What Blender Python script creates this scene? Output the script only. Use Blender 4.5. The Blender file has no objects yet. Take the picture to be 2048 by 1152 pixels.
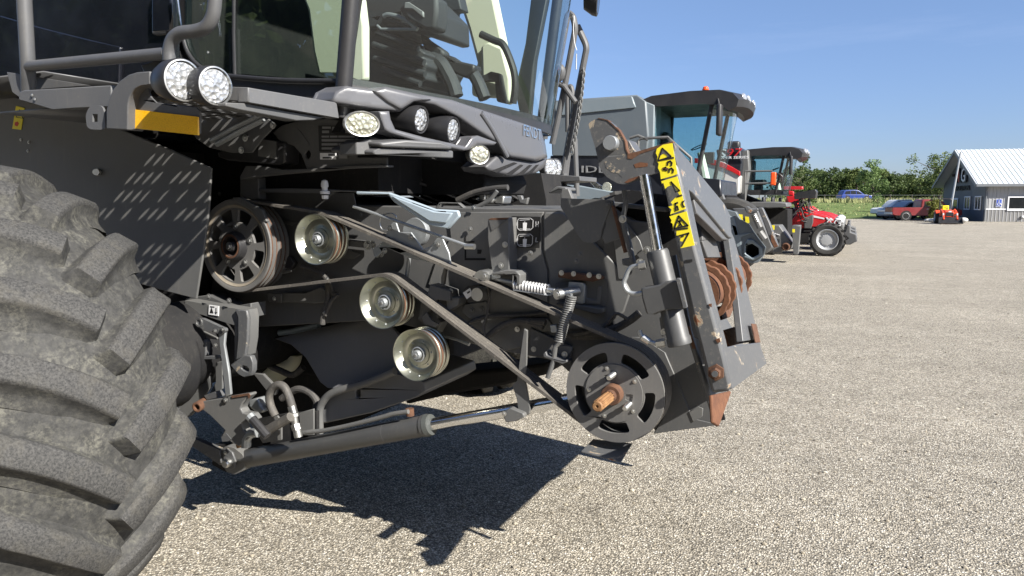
import bpy, bmesh, math, random
from mathutils import Vector as V, Matrix as M
from mathutils.geometry import tessellate_polygon, delaunay_2d_cdt
R = math.radians; PI = math.pi
sc = bpy.context.scene; C = sc.collection
random.seed(7)
# ---------------------------------------------------------------- camera (pixels below are those of the 2048 x 1152 photograph)
F, HC, YAW, PIT = 1450., 1.65, R(25), math.atan(173/1450)
f0 = V((-math.sin(YAW), math.cos(YAW), 0)); RT = V((math.cos(YAW), math.sin(YAW), 0))
FW = f0*math.cos(PIT) - V((0, 0, math.sin(PIT))); UP = f0*math.sin(PIT) + V((0, 0, math.cos(PIT)))
EYE = V((0, 0, HC))
def ray(x, y): return FW + RT*((x-1024)/F) + UP*((576-y)/F)
def at(x, y, Y):                       # measured point on the upright plane Y
    r = ray(x, y); return EYE + r*(Y/r.y)
def atx(x, y, X): r = ray(x, y); return EYE + r*(X/r.x)
def atp(x, y, p0, n): r = ray(x, y); return EYE + r*((p0-EYE).dot(n)/r.dot(n))
def gnd(x, y, z=0.): r = ray(x, y); return EYE + r*((z-HC)/r.z)
def lev(u, d, z=0.): return V((RT.x*u+f0.x*d, RT.y*u+f0.y*d, z))   # metres right of / ahead of the eye
ZK = {1:(0,0,2.8808), 2:(330,0,2.8808), 3:(660,0,2.88), 4:(360,360,2.88), 5:(800,360,2.88), 6:(330,560,2.743), 7:(900,560,2.88), 8:(1080,200,3.2),
      11:(1080,160,3.012), 12:(1450,270,4.43), 13:(1560,280,4.197), 14:(1720,290,6.244), 15:(0,300,2.505), 16:(0,720,2.667), 17:(330,840,2.2505), 18:(1260,230,3.49),
      21:(480,200,5.237), 22:(1330,440,2.679), 23:(1080,0,2.88), 24:(370,580,3.032), 25:(700,0,5.12), 26:(840,340,5.12), 0:(0,0,1)}
def q(k, s):
    a, b, c = ZK[k]; o = []
    for t in s.split():
        x, y = t.split(','); o.append((a+float(x)/c, b+float(y)/c))
    return o
def on(k, s, Y): return [at(x, y, Y) for x, y in q(k, s)]
# ---------------------------------------------------------------- mesh builder
class MB:
    def __init__(s): s.v = []; s.f = []; s.mi = []; s.m = 0
    def add(s, vs, fs):
        o = len(s.v); s.v += [V(p) for p in vs]; s.f += [tuple(i+o for i in f) for f in fs]; s.mi += [s.m]*len(fs); return s
    def prism(s, loops, d):
        if not isinstance(loops[0], (list, tuple)): loops = [loops]
        d = V(d); flat = [p for l in loops for p in l]; n = len(flat)
        tr = tessellate_polygon([[V(p) for p in l] for l in loops])
        fs = [tuple(t) for t in tr] + [tuple(i+n for i in reversed(t)) for t in tr]
        o = 0
        for l in loops:
            k = len(l)
            for i in range(k): j = (i+1) % k; fs.append((o+i, o+j, o+j+n, o+i+n))
            o += k
        return s.add(flat + [V(p)+d for p in flat], fs)
    def box(s, c, size, rot=None):
        c = V(c); sx, sy, sz = [k/2 for k in size]
        ps = [V((x, y, z)) for x in (-sx, sx) for y in (-sy, sy) for z in (-sz, sz)]
        if rot is not None: ps = [rot @ p for p in ps]
        return s.add([c+p for p in ps], [(0,1,3,2),(4,6,7,5),(0,4,5,1),(2,3,7,6),(0,2,6,4),(1,5,7,3)])
    def tube(s, pts, r, n=10, closed=False, flat=None, upv=None):
        pts = [V(p) for p in pts]; L = len(pts); rs = r if isinstance(r, (list, tuple)) else [r]*L
        vs = []; prev = None
        for i, p in enumerate(pts):
            if closed: t = pts[(i+1) % L]-pts[i-1]
            else: t = pts[min(i+1, L-1)]-pts[max(i-1, 0)]
            t.normalize()
            if upv is not None: u = V(upv) - t*t.dot(V(upv))
            elif prev is None: u = V((0,0,1)) if abs(t.z) < .9 else V((1,0,0)); u = u - t*t.dot(u)
            else: u = prev - t*t.dot(prev)
            u.normalize(); prev = u; w = t.cross(u)
            if flat:                     # rectangular section: flat=(half width along u, half along w)
                for a, b in ((1,1),(1,-1),(-1,-1),(-1,1)): vs.append(p+u*a*flat[0]+w*b*flat[1])
            else:
                for k in range(n): a = 2*PI*k/n; vs.append(p+(u*math.cos(a)+w*math.sin(a))*rs[i])
        if flat: n = 4
        fs = []
        for i in range(L if closed else L-1):
            j = (i+1) % L
            for k in range(n): k2 = (k+1) % n; fs.append((i*n+k, i*n+k2, j*n+k2, j*n+k))
        if not closed: fs += [tuple(reversed(range(n))), tuple(range((L-1)*n, L*n))]
        return s.add(vs, fs)
    def lathe(s, prof, c, ax=(0,1,0), n=40, closed=False):
        c = V(c); ax = V(ax).normalized(); u = V((0,0,1)) if abs(ax.z) < .9 else V((1,0,0)); u = (u-ax*ax.dot(u)).normalized(); w = ax.cross(u)
        vs = []; rows = []
        for r, a in prof:
            if r < 1e-6: rows.append([len(vs)]); vs.append(c+ax*a)
            else:
                rows.append(list(range(len(vs), len(vs)+n)))
                for k in range(n): t = 2*PI*k/n; vs.append(c+ax*a+(u*math.cos(t)+w*math.sin(t))*r)
        fs = []
        seq = list(zip(rows, rows[1:])) + ([(rows[-1], rows[0])] if closed else [])
        for A, B in seq:
            for k in range(n):
                k2 = (k+1) % n
                if len(A) == 1 and len(B) == 1: continue
                if len(A) == 1: fs.append((A[0], B[k2], B[k]))
                elif len(B) == 1: fs.append((A[k], A[k2], B[0]))
                else: fs.append((A[k], A[k2], B[k2], B[k]))
        return s.add(vs, fs)
    def cyl(s, a, b, r, n=16, r2=None):
        return s.tube([a, b], [r, r if r2 is None else r2], n)
    def grid(s, fn, nu, nv, thick=None):
        vs = [V(fn(i/nu, j/nv)) for i in range(nu+1) for j in range(nv+1)]
        fs = [(i*(nv+1)+j, (i+1)*(nv+1)+j, (i+1)*(nv+1)+j+1, i*(nv+1)+j+1) for i in range(nu) for j in range(nv)]
        if thick is not None:
            n = len(vs); d = V(thick); k = list(fs)
            vs += [p+d for p in vs]; fs += [tuple(reversed([i+n for i in f])) for f in k]
            edge = [i*(nv+1) for i in range(nu+1)] + [nu*(nv+1)+j for j in range(1, nv+1)] + [i*(nv+1)+nv for i in range(nu-1, -1, -1)] + [j for j in range(nv-1, 0, -1)]
            for a, b in zip(edge, edge[1:]+edge[:1]): fs.append((a, b, b+n, a+n))
        return s.add(vs, fs)
    def build(s, name, mat, parent=None, bevel=0, seg=2, smooth=True, ang=35, label=None, recalc=True, loc=None):
        me = bpy.data.meshes.new(name)
        me.from_pydata([tuple(p) for p in s.v], [], s.f)
        for m in (mat if isinstance(mat, (list, tuple)) else [mat]): me.materials.append(m)
        if any(s.mi): me.polygons.foreach_set('material_index', s.mi)
        if recalc:
            bm = bmesh.new(); bm.from_mesh(me); bmesh.ops.recalc_face_normals(bm, faces=bm.faces); bm.to_mesh(me); bm.free()
        if smooth:
            me.polygons.foreach_set('use_smooth', [True]*len(me.polygons)); me.set_sharp_from_angle(angle=R(ang))
        me.update()
        o = bpy.data.objects.new(name, me); C.objects.link(o); put(o, parent)
        if bevel:
            b = o.modifiers.new('edge', 'BEVEL'); b.width = bevel; b.segments = seg; b.limit_method = 'ANGLE'; b.angle_limit = R(40); b.harden_normals = False
        if label: o['label'] = label
        return o
LOCAL = set()
def put(o, parent):
    if parent is not None:
        o.parent = parent
        if parent.type == 'EMPTY' and parent.name not in LOCAL: o.matrix_parent_inverse = M.Translation(-parent.location)
def thing(name, label, cat, loc=(0,0,0), rz=0, group=None, local=False):
    o = bpy.data.objects.new(name, None); C.objects.link(o); o.location = loc; o.rotation_euler = (0,0,rz); o.empty_display_size = .2
    if local: LOCAL.add(o.name)
    return tag(o, label, cat, group)
def tag(o, label, cat, group=None, kind=None):
    if label: o['label'] = label
    if cat: o['category'] = cat
    if group: o['group'] = group
    if kind: o['kind'] = kind
    return o
def plate(name, mat, par, pts, Y, t, bevel=0, holes=(), label=None, dirv=None):
    """flat sheet metal: measured outline (pixel list) on the plane Y, t metres thick"""
    mb = MB(); mb.prism([[at(x, y, Y) for x, y in pts]] + [[at(x, y, Y) for x, y in h] for h in holes], dirv or (0, t, 0))
    return mb.build(name, mat, par, bevel, label=label)
def rnd(pts, r=6, n=3):                  # round the corners of a pixel outline
    o = []; L = len(pts)
    for i in range(L):
        a, b, c = V(pts[i-1]), V(pts[i]), V(pts[(i+1) % L]); u, w = a-b, c-b; k = min(r, u.length*.45, w.length*.45)
        p, e = b+u.normalized()*k, b+w.normalized()*k
        for j in range(n+1): t = j/n; s = p*(1-t)**2 + b*2*t*(1-t) + e*t*t; o.append((s.x, s.y))
    return o
def spl(pts, n=6):                       # catmull-rom through 3-D points
    pts = [V(p) for p in pts]; P = [pts[0]*2-pts[1]] + pts + [pts[-1]*2-pts[-2]]; o = []
    for i in range(1, len(P)-2):
        a, b, c, d = P[i-1:i+3]
        for j in range(n): t = j/n; o.append((b*2+(c-a)*t+(a*2-b*5+c*4-d)*t*t+(b*3-a-c*3+d)*t**3)*.5)
    return o+[pts[-1]]
def fil(pts, r, n=5):                    # polyline with filleted corners
    pts = [V(p) for p in pts]; o = [pts[0]]
    for a, b, c in zip(pts, pts[1:], pts[2:]):
        u, w = a-b, c-b; k = min(r, u.length*.48, w.length*.48); p, e = b+u.normalized()*k, b+w.normalized()*k
        for j in range(n+1): t = j/n; o.append(p*(1-t)**2+b*2*t*(1-t)+e*t*t)
    return o+[pts[-1]]
def text_mb(mb, s, o, ux, uy, h, depth, w=None):
    """letters standing at o, reading along ux, h high; w = total width if given"""
    cu = bpy.data.curves.new('letters', 'FONT'); cu.body = s; cu.size = 1; cu.extrude = .5; cu.resolution_u = 2
    ob = bpy.data.objects.new('letters', cu); C.objects.link(ob); dg = bpy.context.evaluated_depsgraph_get()
    e = ob.evaluated_get(dg); me = e.to_mesh(); vs = [v.co.copy() for v in me.vertices]; fs = [tuple(p.vertices) for p in me.polygons]
    e.to_mesh_clear(); bpy.data.objects.remove(ob); bpy.data.curves.remove(cu)
    xs = [v.x for v in vs]; ys = [v.y for v in vs]; x0, x1, y0, y1 = min(xs), max(xs), min(ys), max(ys)
    ux, uy = V(ux), V(uy); ky = h/(y1-y0); kx = w/(x1-x0) if w else ky; nz = ux.normalized().cross(uy.normalized())
    mb.add([V(o)+ux*(v.x-x0)*kx+uy*(v.y-y0)*ky+nz*(v.z+.5)*depth for v in vs], fs)
# ---------------------------------------------------------------- materials
class NT:
    def __init__(s, name):
        s.m = bpy.data.materials.new(name); s.m.use_nodes = True; s.t = s.m.node_tree; s.n = s.t.nodes
        s.b = s.n['Principled BSDF']; s.o = s.n['Material Output']; s.tc = s.N('ShaderNodeTexCoord')
    def N(s, ty, **k):
        x = s.n.new(ty)
        for a, b in k.items(): setattr(x, a, b)
        return x
    def L(s, a, b): s.t.links.new(a, b)
    def noise(s, scale, detail=4, rough=.6, co=None, dist=0):
        x = s.N('ShaderNodeTexNoise'); x.inputs['Scale'].default_value = scale; x.inputs['Detail'].default_value = detail; x.inputs['Roughness'].default_value = rough; x.inputs['Distortion'].default_value = dist
        s.L(co or s.tc.outputs['Object'], x.inputs['Vector']); return x.outputs['Fac']
    def ramp(s, fac, stops, interp='LINEAR'):
        x = s.N('ShaderNodeValToRGB'); x.color_ramp.interpolation = interp; e = x.color_ramp.elements
        while len(e) < len(stops): e.new(.5)
        for i, (p, c) in enumerate(stops): e[i].position = p; e[i].color = (c if isinstance(c, tuple) else (c, c, c)) + (1,)
        s.L(fac, x.inputs['Fac']); return x.outputs['Color']
    def mix(s, fac, a, b, bt='MIX'):
        x = s.N('ShaderNodeMixRGB', blend_type=bt)
        for i, v in ((0, fac), (1, a), (2, b)):
            if isinstance(v, (int, float)): x.inputs[i].default_value = v
            elif isinstance(v, tuple): x.inputs[i].default_value = v + (1,)
            else: s.L(v, x.inputs[i])
        return x.outputs[0]
    def bump(s, h, strength=.3, dist=.01, nrm=None):
        x = s.N('ShaderNodeBump'); x.inputs['Strength'].default_value = strength; x.inputs['Distance'].default_value = dist; s.L(h, x.inputs['Height'])
        if nrm: s.L(nrm, x.inputs['Normal'])
        return x.outputs['Normal']
    def set(s, **k):
        for a, v in k.items():
            i = s.b.inputs[{'c':'Base Color','r':'Roughness','m':'Metallic','n':'Normal','coat':'Coat Weight','cr':'Coat Roughness','spec':'Specular IOR Level','tr':'Transmission Weight','e':'Emission Color','es':'Emission Strength','ior':'IOR'}[a]]
            if isinstance(v, (int, float)): i.default_value = v
            elif isinstance(v, tuple): i.default_value = v + (1,)
            else: s.L(v, i)
        return s.m
def paint(name, c, r=.45, dust=.25, dc=(.30,.27,.22), coat=0, met=0, sc_=3., spec=.5):
    t = NT(name); n1 = t.noise(sc_, 6, .65); n2 = t.noise(90, 3, .7)
    mp = t.N('ShaderNodeMapping'); mp.inputs['Scale'].default_value = (14, 14, 1.6); mp.inputs['Rotation'].default_value = (0, .5, 0); t.L(t.tc.outputs['Object'], mp.inputs[0]); n3 = t.noise(3.2, 5, .7, co=mp.outputs[0])
    k = t.ramp(n1, [(.42, 0.), (.78, dust)]); sp = t.ramp(n2, [(.60, 0.), (.72, dust*1.2)]); st = t.ramp(n3, [(.55, 0.), (.72, dust*.8)])
    col = t.mix(t.mix(1., t.mix(1., k, sp, 'ADD'), st, 'ADD'), c, dc)
    rr = t.ramp(n1, [(.3, r), (.75, min(1, r+.18))])
    return t.set(c=col, r=rr, n=t.bump(t.noise(160, 2, .5), .06, .002), coat=coat, m=met, spec=spec)
def worn(name, c, amt=.5, r=.45, sc_=9., rust=(.15,.052,.022), prim=(.32,.27,.20)):
    t = NT(name); n1 = t.noise(sc_, 8, .68, dist=.6); n2 = t.noise(60, 4, .7)
    e = 1-amt
    a = t.ramp(n1, [(.42+.3*e, 0.), (.44+.3*e, 1.)]); b = t.ramp(n1, [(.45+.3*e, 0.), (.48+.3*e, 1.)])
    rc = t.mix(n2, rust, (.24,.105,.05))
    col = t.mix(b, t.mix(a, t.mix(t.ramp(n2, [(.55, 0.), (.75, .35)]), c, (.3,.27,.22)), prim), rc)
    return t.set(c=col, r=t.ramp(b, [(0, r), (1, .85)]), n=t.bump(t.mix(.5, n2, b), .12, .003))
def rusty(name, a=(.075,.028,.013), b=(.16,.066,.028), r=.85, met=.0):
    t = NT(name); n = t.noise(28, 6, .7); n2 = t.noise(150, 3, .7)
    return t.set(c=t.mix(t.ramp(n, [(.3, 0.), (.7, 1.)]), a, b), r=r, m=met, n=t.bump(n2, .35, .003))
def glassm(name, tint, spec=.06, rough=.0):
    t = NT(name); tr = t.N('ShaderNodeBsdfTransparent'); tr.inputs[0].default_value = tint+(1,)
    gl = t.N('ShaderNodeBsdfGlossy'); gl.inputs['Roughness'].default_value = rough; gl.inputs[0].default_value = (1,1,1,1)
    fr = t.N('ShaderNodeLayerWeight'); fr.inputs[0].default_value = .5; k = t.ramp(fr.outputs['Facing'], [(0, spec), (.5, spec*1.3), (.75, spec+.13), (.9, .45), (1, .95)])
    mx = t.N('ShaderNodeMixShader'); t.L(k, mx.inputs[0]); t.L(tr.outputs[0], mx.inputs[1]); t.L(gl.outputs[0], mx.inputs[2]); t.L(mx.outputs[0], t.o.inputs[0])
    return t.m
def metal(name, c, r=.3, var=.15, met=1., spots=0.):
    t = NT(name); n = t.noise(14, 6, .7); n2 = t.noise(120, 3, .6)
    col = t.mix(t.ramp(n, [(.3, 0.), (.75, 1.)]), c, tuple(k*(1-var) for k in c))
    return t.set(c=col, r=t.ramp(n, [(.3, r), (.8, r+.2)]), m=met, n=t.bump(n2, .05, .002))
def flatm(name, c, r=.6, m=0., coat=0.): 
    t = NT(name); n = t.noise(40, 3, .6); return t.set(c=t.mix(t.ramp(n, [(.4, 0.), (.8, .35)]), c, tuple(k*.75 for k in c)), r=r, m=m, coat=coat)
D = {}
D['dark'] = paint('dark_grey_paint', (.104,.105,.104), .42, .13)
D['pul'] = paint('pulley_grey_paint', (.120,.118,.115), .45, .14)
D['dark2'] = paint('darker_grey_paint', (.076,.077,.078), .5, .10)
D['void'] = paint('shade_black', (.018,.018,.019), .8, .05, spec=.12)  # near-black for hollows and undersides, their deep shade put into the colour
D['cyl'] = paint('cylinder_paint', (.062,.063,.064), .40, .06)
D['black'] = paint('satin_black', (.020,.020,.022), .38, .04)
D['gloss'] = paint('gloss_black_panel', (.007,.008,.012), .10, .015, coat=.5)
D['grey'] = paint('grey_frame_paint', (.080,.081,.084), .40, .10)
D['grey2'] = paint('grey_edge_paint', (.102,.103,.106), .45, .14)
D['plas'] = paint('grey_bumper_plastic', (.092,.093,.100), .24, .03, coat=.2)
D['plasd'] = paint('dark_bumper_plastic', (.075,.075,.08), .4, .06)
D['worn'] = worn('chipped_grey_paint', (.088,.090,.093), .30)
D['hook'] = worn('chipped_hook_paint', (.082,.083,.085), .42, sc_=11)
D['wornlo'] = worn('lightly_chipped_grey', (.085,.087,.09), .12)
D['beam'] = worn('scuffed_beam_paint', (.082,.084,.087), .42, sc_=7)
D['rust'] = rusty('rust'); D['rustd'] = rusty('dark_rust', (.06,.027,.016), (.14,.065,.032)); D['rustb'] = rusty('rusty_shaft', (.15,.068,.026), (.30,.165,.07), .7)
D['zinc'] = metal('yellow_zinc', (.58,.585,.50), .28, .22)
D['galv'] = metal('galvanised_steel', (.42,.44,.45), .45, .25, .75)
D['bolt'] = metal('bolt_steel', (.62,.62,.60), .35, .2)
D['chrome'] = metal('chrome_rod', (.80,.80,.80), .10, .06)
D['spring'] = metal('silver_spring', (.66,.66,.66), .35, .1, .6)
D['plum'] = paint('pale_blue_grey_paint', (.30,.36,.41), .5, .10)
D['belt'] = paint('belt_rubber', (.075,.068,.06), .75, .35)
D['hose'] = paint('hose_rubber', (.045,.043,.042), .6, .25)
D['cream'] = paint('cream_trim', (.64,.63,.49), .5, .0)
D['seat'] = paint('charcoal_trim', (.026,.028,.031), .5, .03)
D['yellow'] = paint('yellow_sticker', (.78,.66,.02), .4, .04)
D['ink'] = flatm('black_ink', (.012,.012,.012), .5); D['white'] = flatm('white_print', (.72,.72,.72), .5); D['lgrey'] = flatm('grey_print', (.20,.20,.20), .5)
D['lgrey2'] = flatm('silver_print', (.45,.45,.45), .5); D['cover'] = paint('cover_grey_paint', (.15,.153,.16), .30, .12)
D['redink'] = flatm('red_print', (.55,.05,.03), .5)
D['chr2'] = metal('chrome_letters', (.85,.87,.9), .12, .02)
def lens(name, c):
    t = NT(name); v = t.N('ShaderNodeTexVoronoi'); v.inputs['Scale'].default_value = 60; t.L(t.tc.outputs['Object'], v.inputs['Vector'])
    return t.set(c=t.mix(t.ramp(v.outputs['Distance'], [(.1, 0.), (.6, 1.)]), c, tuple(k*.55 for k in c)), r=.08, m=.55, coat=1., n=t.bump(v.outputs['Distance'], 1., .012))
D['lens'] = lens('clear_faceted_lens', (.86,.88,.90)); D['lensy'] = lens('cream_faceted_lens', (.85,.84,.66))
def amber():
    t = NT('amber_reflector'); v = t.N('ShaderNodeTexVoronoi', feature='DISTANCE_TO_EDGE'); v.inputs['Scale'].default_value = 160; t.L(t.tc.outputs['Object'], v.inputs['Vector'])
    return t.set(c=t.mix(t.ramp(v.outputs['Distance'], [(.02, 0.), (.1, 1.)]), (.75,.36,.01), (.95,.52,.015)), r=.25, coat=.6)
D['amber'] = amber()
D['glass'] = glassm('tinted_cab_glass', (.82,.89,.87), .04); D['glassd'] = glassm('dark_door_glass', (.74,.80,.76), .06); D['glassb'] = glassm('blue_cab_glass', (.76,.88,.90), .06)
def rubber():
    t = NT('dusty_tyre_rubber'); n1 = t.noise(8, 8, .72, dist=.8); n2 = t.noise(70, 5, .75); n3 = t.noise(22, 6, .7)
    k = t.mix(1., t.ramp(n1, [(.44, .10), (.72, .8)]), t.ramp(n2, [(.42, .12), (.62, 1.)]), 'MULTIPLY')
    col = t.mix(k, t.mix(t.ramp(n3, [(.4, 0.), (.7, 1.)]), (.024,.024,.024), (.056,.055,.053)), (.185,.178,.145))
    return t.set(c=col, r=.78, n=t.bump(t.mix(.5, n2, n3), .35, .006), spec=.35)
def lugr():
    t = NT('worn_lug_rubber'); n1 = t.noise(7, 6, .7); n2 = t.noise(130, 4, .8); n3 = t.noise(38, 5, .75)
    g = t.mix(t.ramp(n2, [(.38, 0.), (.62, 1.)]), (.026,.026,.026), (.076,.074,.070))
    return t.set(c=t.mix(t.ramp(n1, [(.5, 0.), (.72, .55)]), g, t.mix(n3, (.062,.059,.051), (.14,.128,.10))), r=.8, n=t.bump(t.mix(.5, n2, n3), .5, .006), spec=.3)
D['rubber'] = rubber(); D['lug'] = lugr()
D['tyre'] = paint('black_tyre', (.022,.022,.022), .8, .12)
def gravel():
    t = NT('beige_gravel'); pos = t.N('ShaderNodeNewGeometry').outputs['Position']
    v = t.N('ShaderNodeTexVoronoi'); v.inputs['Scale'].default_value = 96; v.inputs['Randomness'].default_value = 1; t.L(pos, v.inputs['Vector'])
    v2 = t.N('ShaderNodeTexVoronoi'); v2.inputs['Scale'].default_value = 130; t.L(pos, v2.inputs['Vector'])
    sp = t.N('ShaderNodeSeparateColor'); t.L(v.outputs['Color'], sp.inputs[0])
    stone = t.ramp(sp.outputs[0], [(0, (.18,.158,.125)), (.15, (.335,.297,.232)), (.5, (.47,.42,.335)), (.8, (.59,.535,.435)), (1, (.77,.72,.62))])
    gap = t.ramp(v.outputs['Distance'], [(.28, 1.), (.64, .42)])
    big = t.ramp(t.noise(.45, 5, .6, co=pos), [(.3, .85), (.7, 1.05)]); mid = t.ramp(t.noise(4, 4, .6, co=pos), [(.3, .84), (.7, 1.08)])
    mp = t.N('ShaderNodeMapping'); mp.inputs['Rotation'].default_value = (0, 0, R(-62)); mp.inputs['Scale'].default_value = (.06, .9, 1); t.L(pos, mp.inputs[0])
    lane = t.ramp(t.noise(1.0, 5, .55, co=mp.outputs[0]), [(.36, .94), (.62, 1.03)]); big = t.mix(1., big, lane, 'MULTIPLY')
    c = t.mix(1., t.mix(1., t.mix(1., stone, gap, 'MULTIPLY'), big, 'MULTIPLY'), mid, 'MULTIPLY')
    inv = t.ramp(v.outputs['Distance'], [(0, 1.), (.75, 0.)]); inv2 = t.ramp(v2.outputs['Distance'], [(0, 1.), (.75, 0.)])
    return t.set(c=c, r=.9, n=t.bump(t.mix(.3, inv, inv2), .75, .011), spec=.25)
D['gravel'] = gravel()
def stonem():
    t = NT('loose_stone'); g = t.N('ShaderNodeNewGeometry'); return t.set(c=t.ramp(g.outputs['Random Per Island'], [(0, (.13,.115,.095)), (.4, (.30,.265,.205)), (.8, (.42,.38,.30)), (1, (.60,.56,.47))]), r=.9, spec=.25)
D['stone'] = stonem()
def grassm(name, a, b, s=3.):
    t = NT(name); pos = t.N('ShaderNodeNewGeometry').outputs['Position']; n = t.noise(s*.12, 6, .65, co=pos); n2 = t.noise(s*3, 4, .7, co=pos)
    return t.set(c=t.mix(t.mix(.5, t.ramp(n, [(.35, 0.), (.65, 1.)]), t.ramp(n2, [(.35, 0.), (.65, 1.)])), a, b), r=.9, n=t.bump(n2, .8, .1), spec=.2)
D['grass'] = grassm('mown_grass', (.055,.10,.022), (.17,.20,.07)); D['tallgrass'] = grassm('dry_tall_grass', (.16,.19,.07), (.34,.33,.17), 6.)
def leafm(name, a, b):
    t = NT(name); g = t.N('ShaderNodeNewGeometry'); c = t.mix(g.outputs['Random Per Island'], a, b)
    t.set(c=c, r=.65, spec=.3); tl = t.N('ShaderNodeBsdfTranslucent'); t.L(c, tl.inputs[0]); mx = t.N('ShaderNodeMixShader'); mx.inputs[0].default_value = .3
    t.L(t.b.outputs[0], mx.inputs[1]); t.L(tl.outputs[0], mx.inputs[2]); t.L(mx.outputs[0], t.o.inputs[0]); return t.m
D['leaf'] = leafm('mid_green_leaves', (.060,.092,.024), (.165,.205,.065)); D['leafd'] = leafm('dark_green_leaves', (.038,.065,.019), (.11,.15,.05)); D['leafl'] = leafm('pale_green_leaves', (.10,.16,.05), (.20,.28,.10))
D['bush'] = leafm('olive_bush_leaves', (.10,.11,.02), (.20,.20,.05)); D['bark'] = rusty('bark', (.06,.05,.04), (.13,.11,.085), .9)
D['red'] = paint('red_tractor_paint', (.50,.014,.018), .28, .06, coat=.5); D['dred'] = paint('maroon_truck_paint', (.17,.012,.014), .35, .04, coat=.2)
D['blue'] = paint('blue_car_paint', (.010,.035,.20), .3, .02, coat=.25); D['silver'] = paint('silver_car_paint', (.17,.20,.25), .3, .03, coat=.2); D['wcar'] = paint('white_car_paint', (.62,.62,.62), .3, .03, coat=.2)
D['orange'] = paint('orange_tractor_paint', (.75,.07,.02), .35, .05); D['olamp'] = flatm('orange_lamp_lens', (.85,.10,.02), .3)
D['rim'] = metal('silver_wheel_rim', (.46,.47,.48), .45, .12, .5)
D['slate'] = paint('slate_grey_panel', (.105,.125,.14), .4, .06); D['slatel'] = paint('light_slate_panel', (.17,.205,.225), .42, .08); D['slateb'] = paint('dark_body_panel', (.012,.014,.02), .25, .03)
D['pearl'] = paint('pale_silver_panel', (.50,.49,.46), .35, .08); D['cglass'] = paint('black_car_glass', (.012,.014,.016), .05, .0)
def ribm(name, c, pitch, r=.5):
    t = NT(name); return t.set(c=t.mix(t.ramp(t.noise(1.2, 4), [(.3, 0.), (.8, .4)]), c, tuple(k*.85 for k in c)), r=r)
D['roofw'] = ribm('white_roof_metal', (.60,.63,.63), .3, .5); D['wallg'] = ribm('grey_wall_metal', (.155,.165,.175), .3); D['wallgl'] = ribm('light_grey_wall_metal', (.36,.36,.36), .3)
D['wainb'] = ribm('blue_grey_wainscot', (.055,.07,.10), .3); D['waing'] = ribm('grey_wainscot', (.20,.195,.185), .3); D['trim'] = flatm('white_trim', (.74,.74,.74), .5); D['bsign'] = flatm('blue_sign', (.05,.09,.38), .5)
# ================================================================ the near combine harvester
NC = thing('combine_harvester', 'dark grey combine harvester filling the foreground with zinc belt pulleys on its feeder house', 'combine harvester', (-2.5, 3.6, 0), group='combine harvesters parked in a row')
def P(name, mat, k, s, Y, t, bevel=.003, holes=(), par=None, r=0, label=None):
    pts = q(k, s)
    if r: pts = rnd(pts, r)
    return plate(name, D[mat] if isinstance(mat, str) else mat, par or NC, pts, Y, t, bevel, [q(k, h) for h in holes], label)
def T(name, mat, pts, r, par=None, n=10, sm=0, flt=0, bevel=0):
    if sm: pts = spl(pts, sm)
    if flt: pts = fil(pts, flt)
    return MB().tube(pts, r, n).build(name, D[mat], par or NC)
def TY(name, mat, k, s, Y, r, par=None, sm=0, flt=0, n=10):
    Ys = Y if isinstance(Y, (list, tuple)) else None; pq = q(k, s)
    return T(name, mat, [at(x, y, Ys[i] if Ys else Y) for i, (x, y) in enumerate(pq)], r, par, n, sm, flt)
mbb = MB(); mbb.lathe([(0, -.001), (1.7, -.001), (1.7, -.25), (1.05, -.25)], (0,0,0), n=14); mbb.lathe([(1., -.25), (1., -.85), (.85, -1.), (0, -1.)], (0,0,0), n=6)
BOLT = {}
def bolt(p, r, par=None, mat='bolt', rot=None, name='bolt'):
    if mat not in BOLT:
        o = mbb.build(name, D[mat], None, smooth=False); BOLT[mat] = o.data; bpy.data.objects.remove(o)
    o = bpy.data.objects.new(name, BOLT[mat]); C.objects.link(o); put(o, par or NC); o.location = p; o.scale = (r*.58,)*3
    if rot: o.rotation_euler = rot
    return o
def bolts(k, s, Y, r, par=None, mat='bolt'):
    for x, y in q(k, s): bolt(at(x, y, Y), r, par, mat)

# ---------------------------------------------------------------- front tyre
TC = V((-2.973, 1.524, .893)); TRr = .863; TW = .313
wheel = MB()
def tp(th, s, h=0.):                    # tread point: th from straight ahead upwards, s across (-1 outer .. 1 inner), h above the carcass
    a = abs(s); r = TRr - .112*min(a, 1)**2.1
    if a > 1: r -= (a-1)*.30; y = TW*(1+.10*math.sin(min((a-1)*1.7, 1.6)))*(1 if s > 0 else -1)
    else: y = TW*s
    r += h; return V((TC.x+math.cos(th)*r, TC.y+y, TC.z+math.sin(th)*r))
ss = [-2., -1.7, -1.4, -1.2, -1.08, -1., -.9, -.7, -.45, -.2, 0, .2, .45, .7, .9, 1., 1.08, 1.2, 1.4, 1.7, 2.]
nT = 120
vs = [tp(2*PI*i/nT, s) for i in range(nT) for s in ss]; k = len(ss)
wheel.add(vs, [(i*k+j, ((i+1) % nT)*k+j, ((i+1) % nT)*k+j+1, i*k+j+1) for i in range(nT) for j in range(k-1)])
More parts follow.
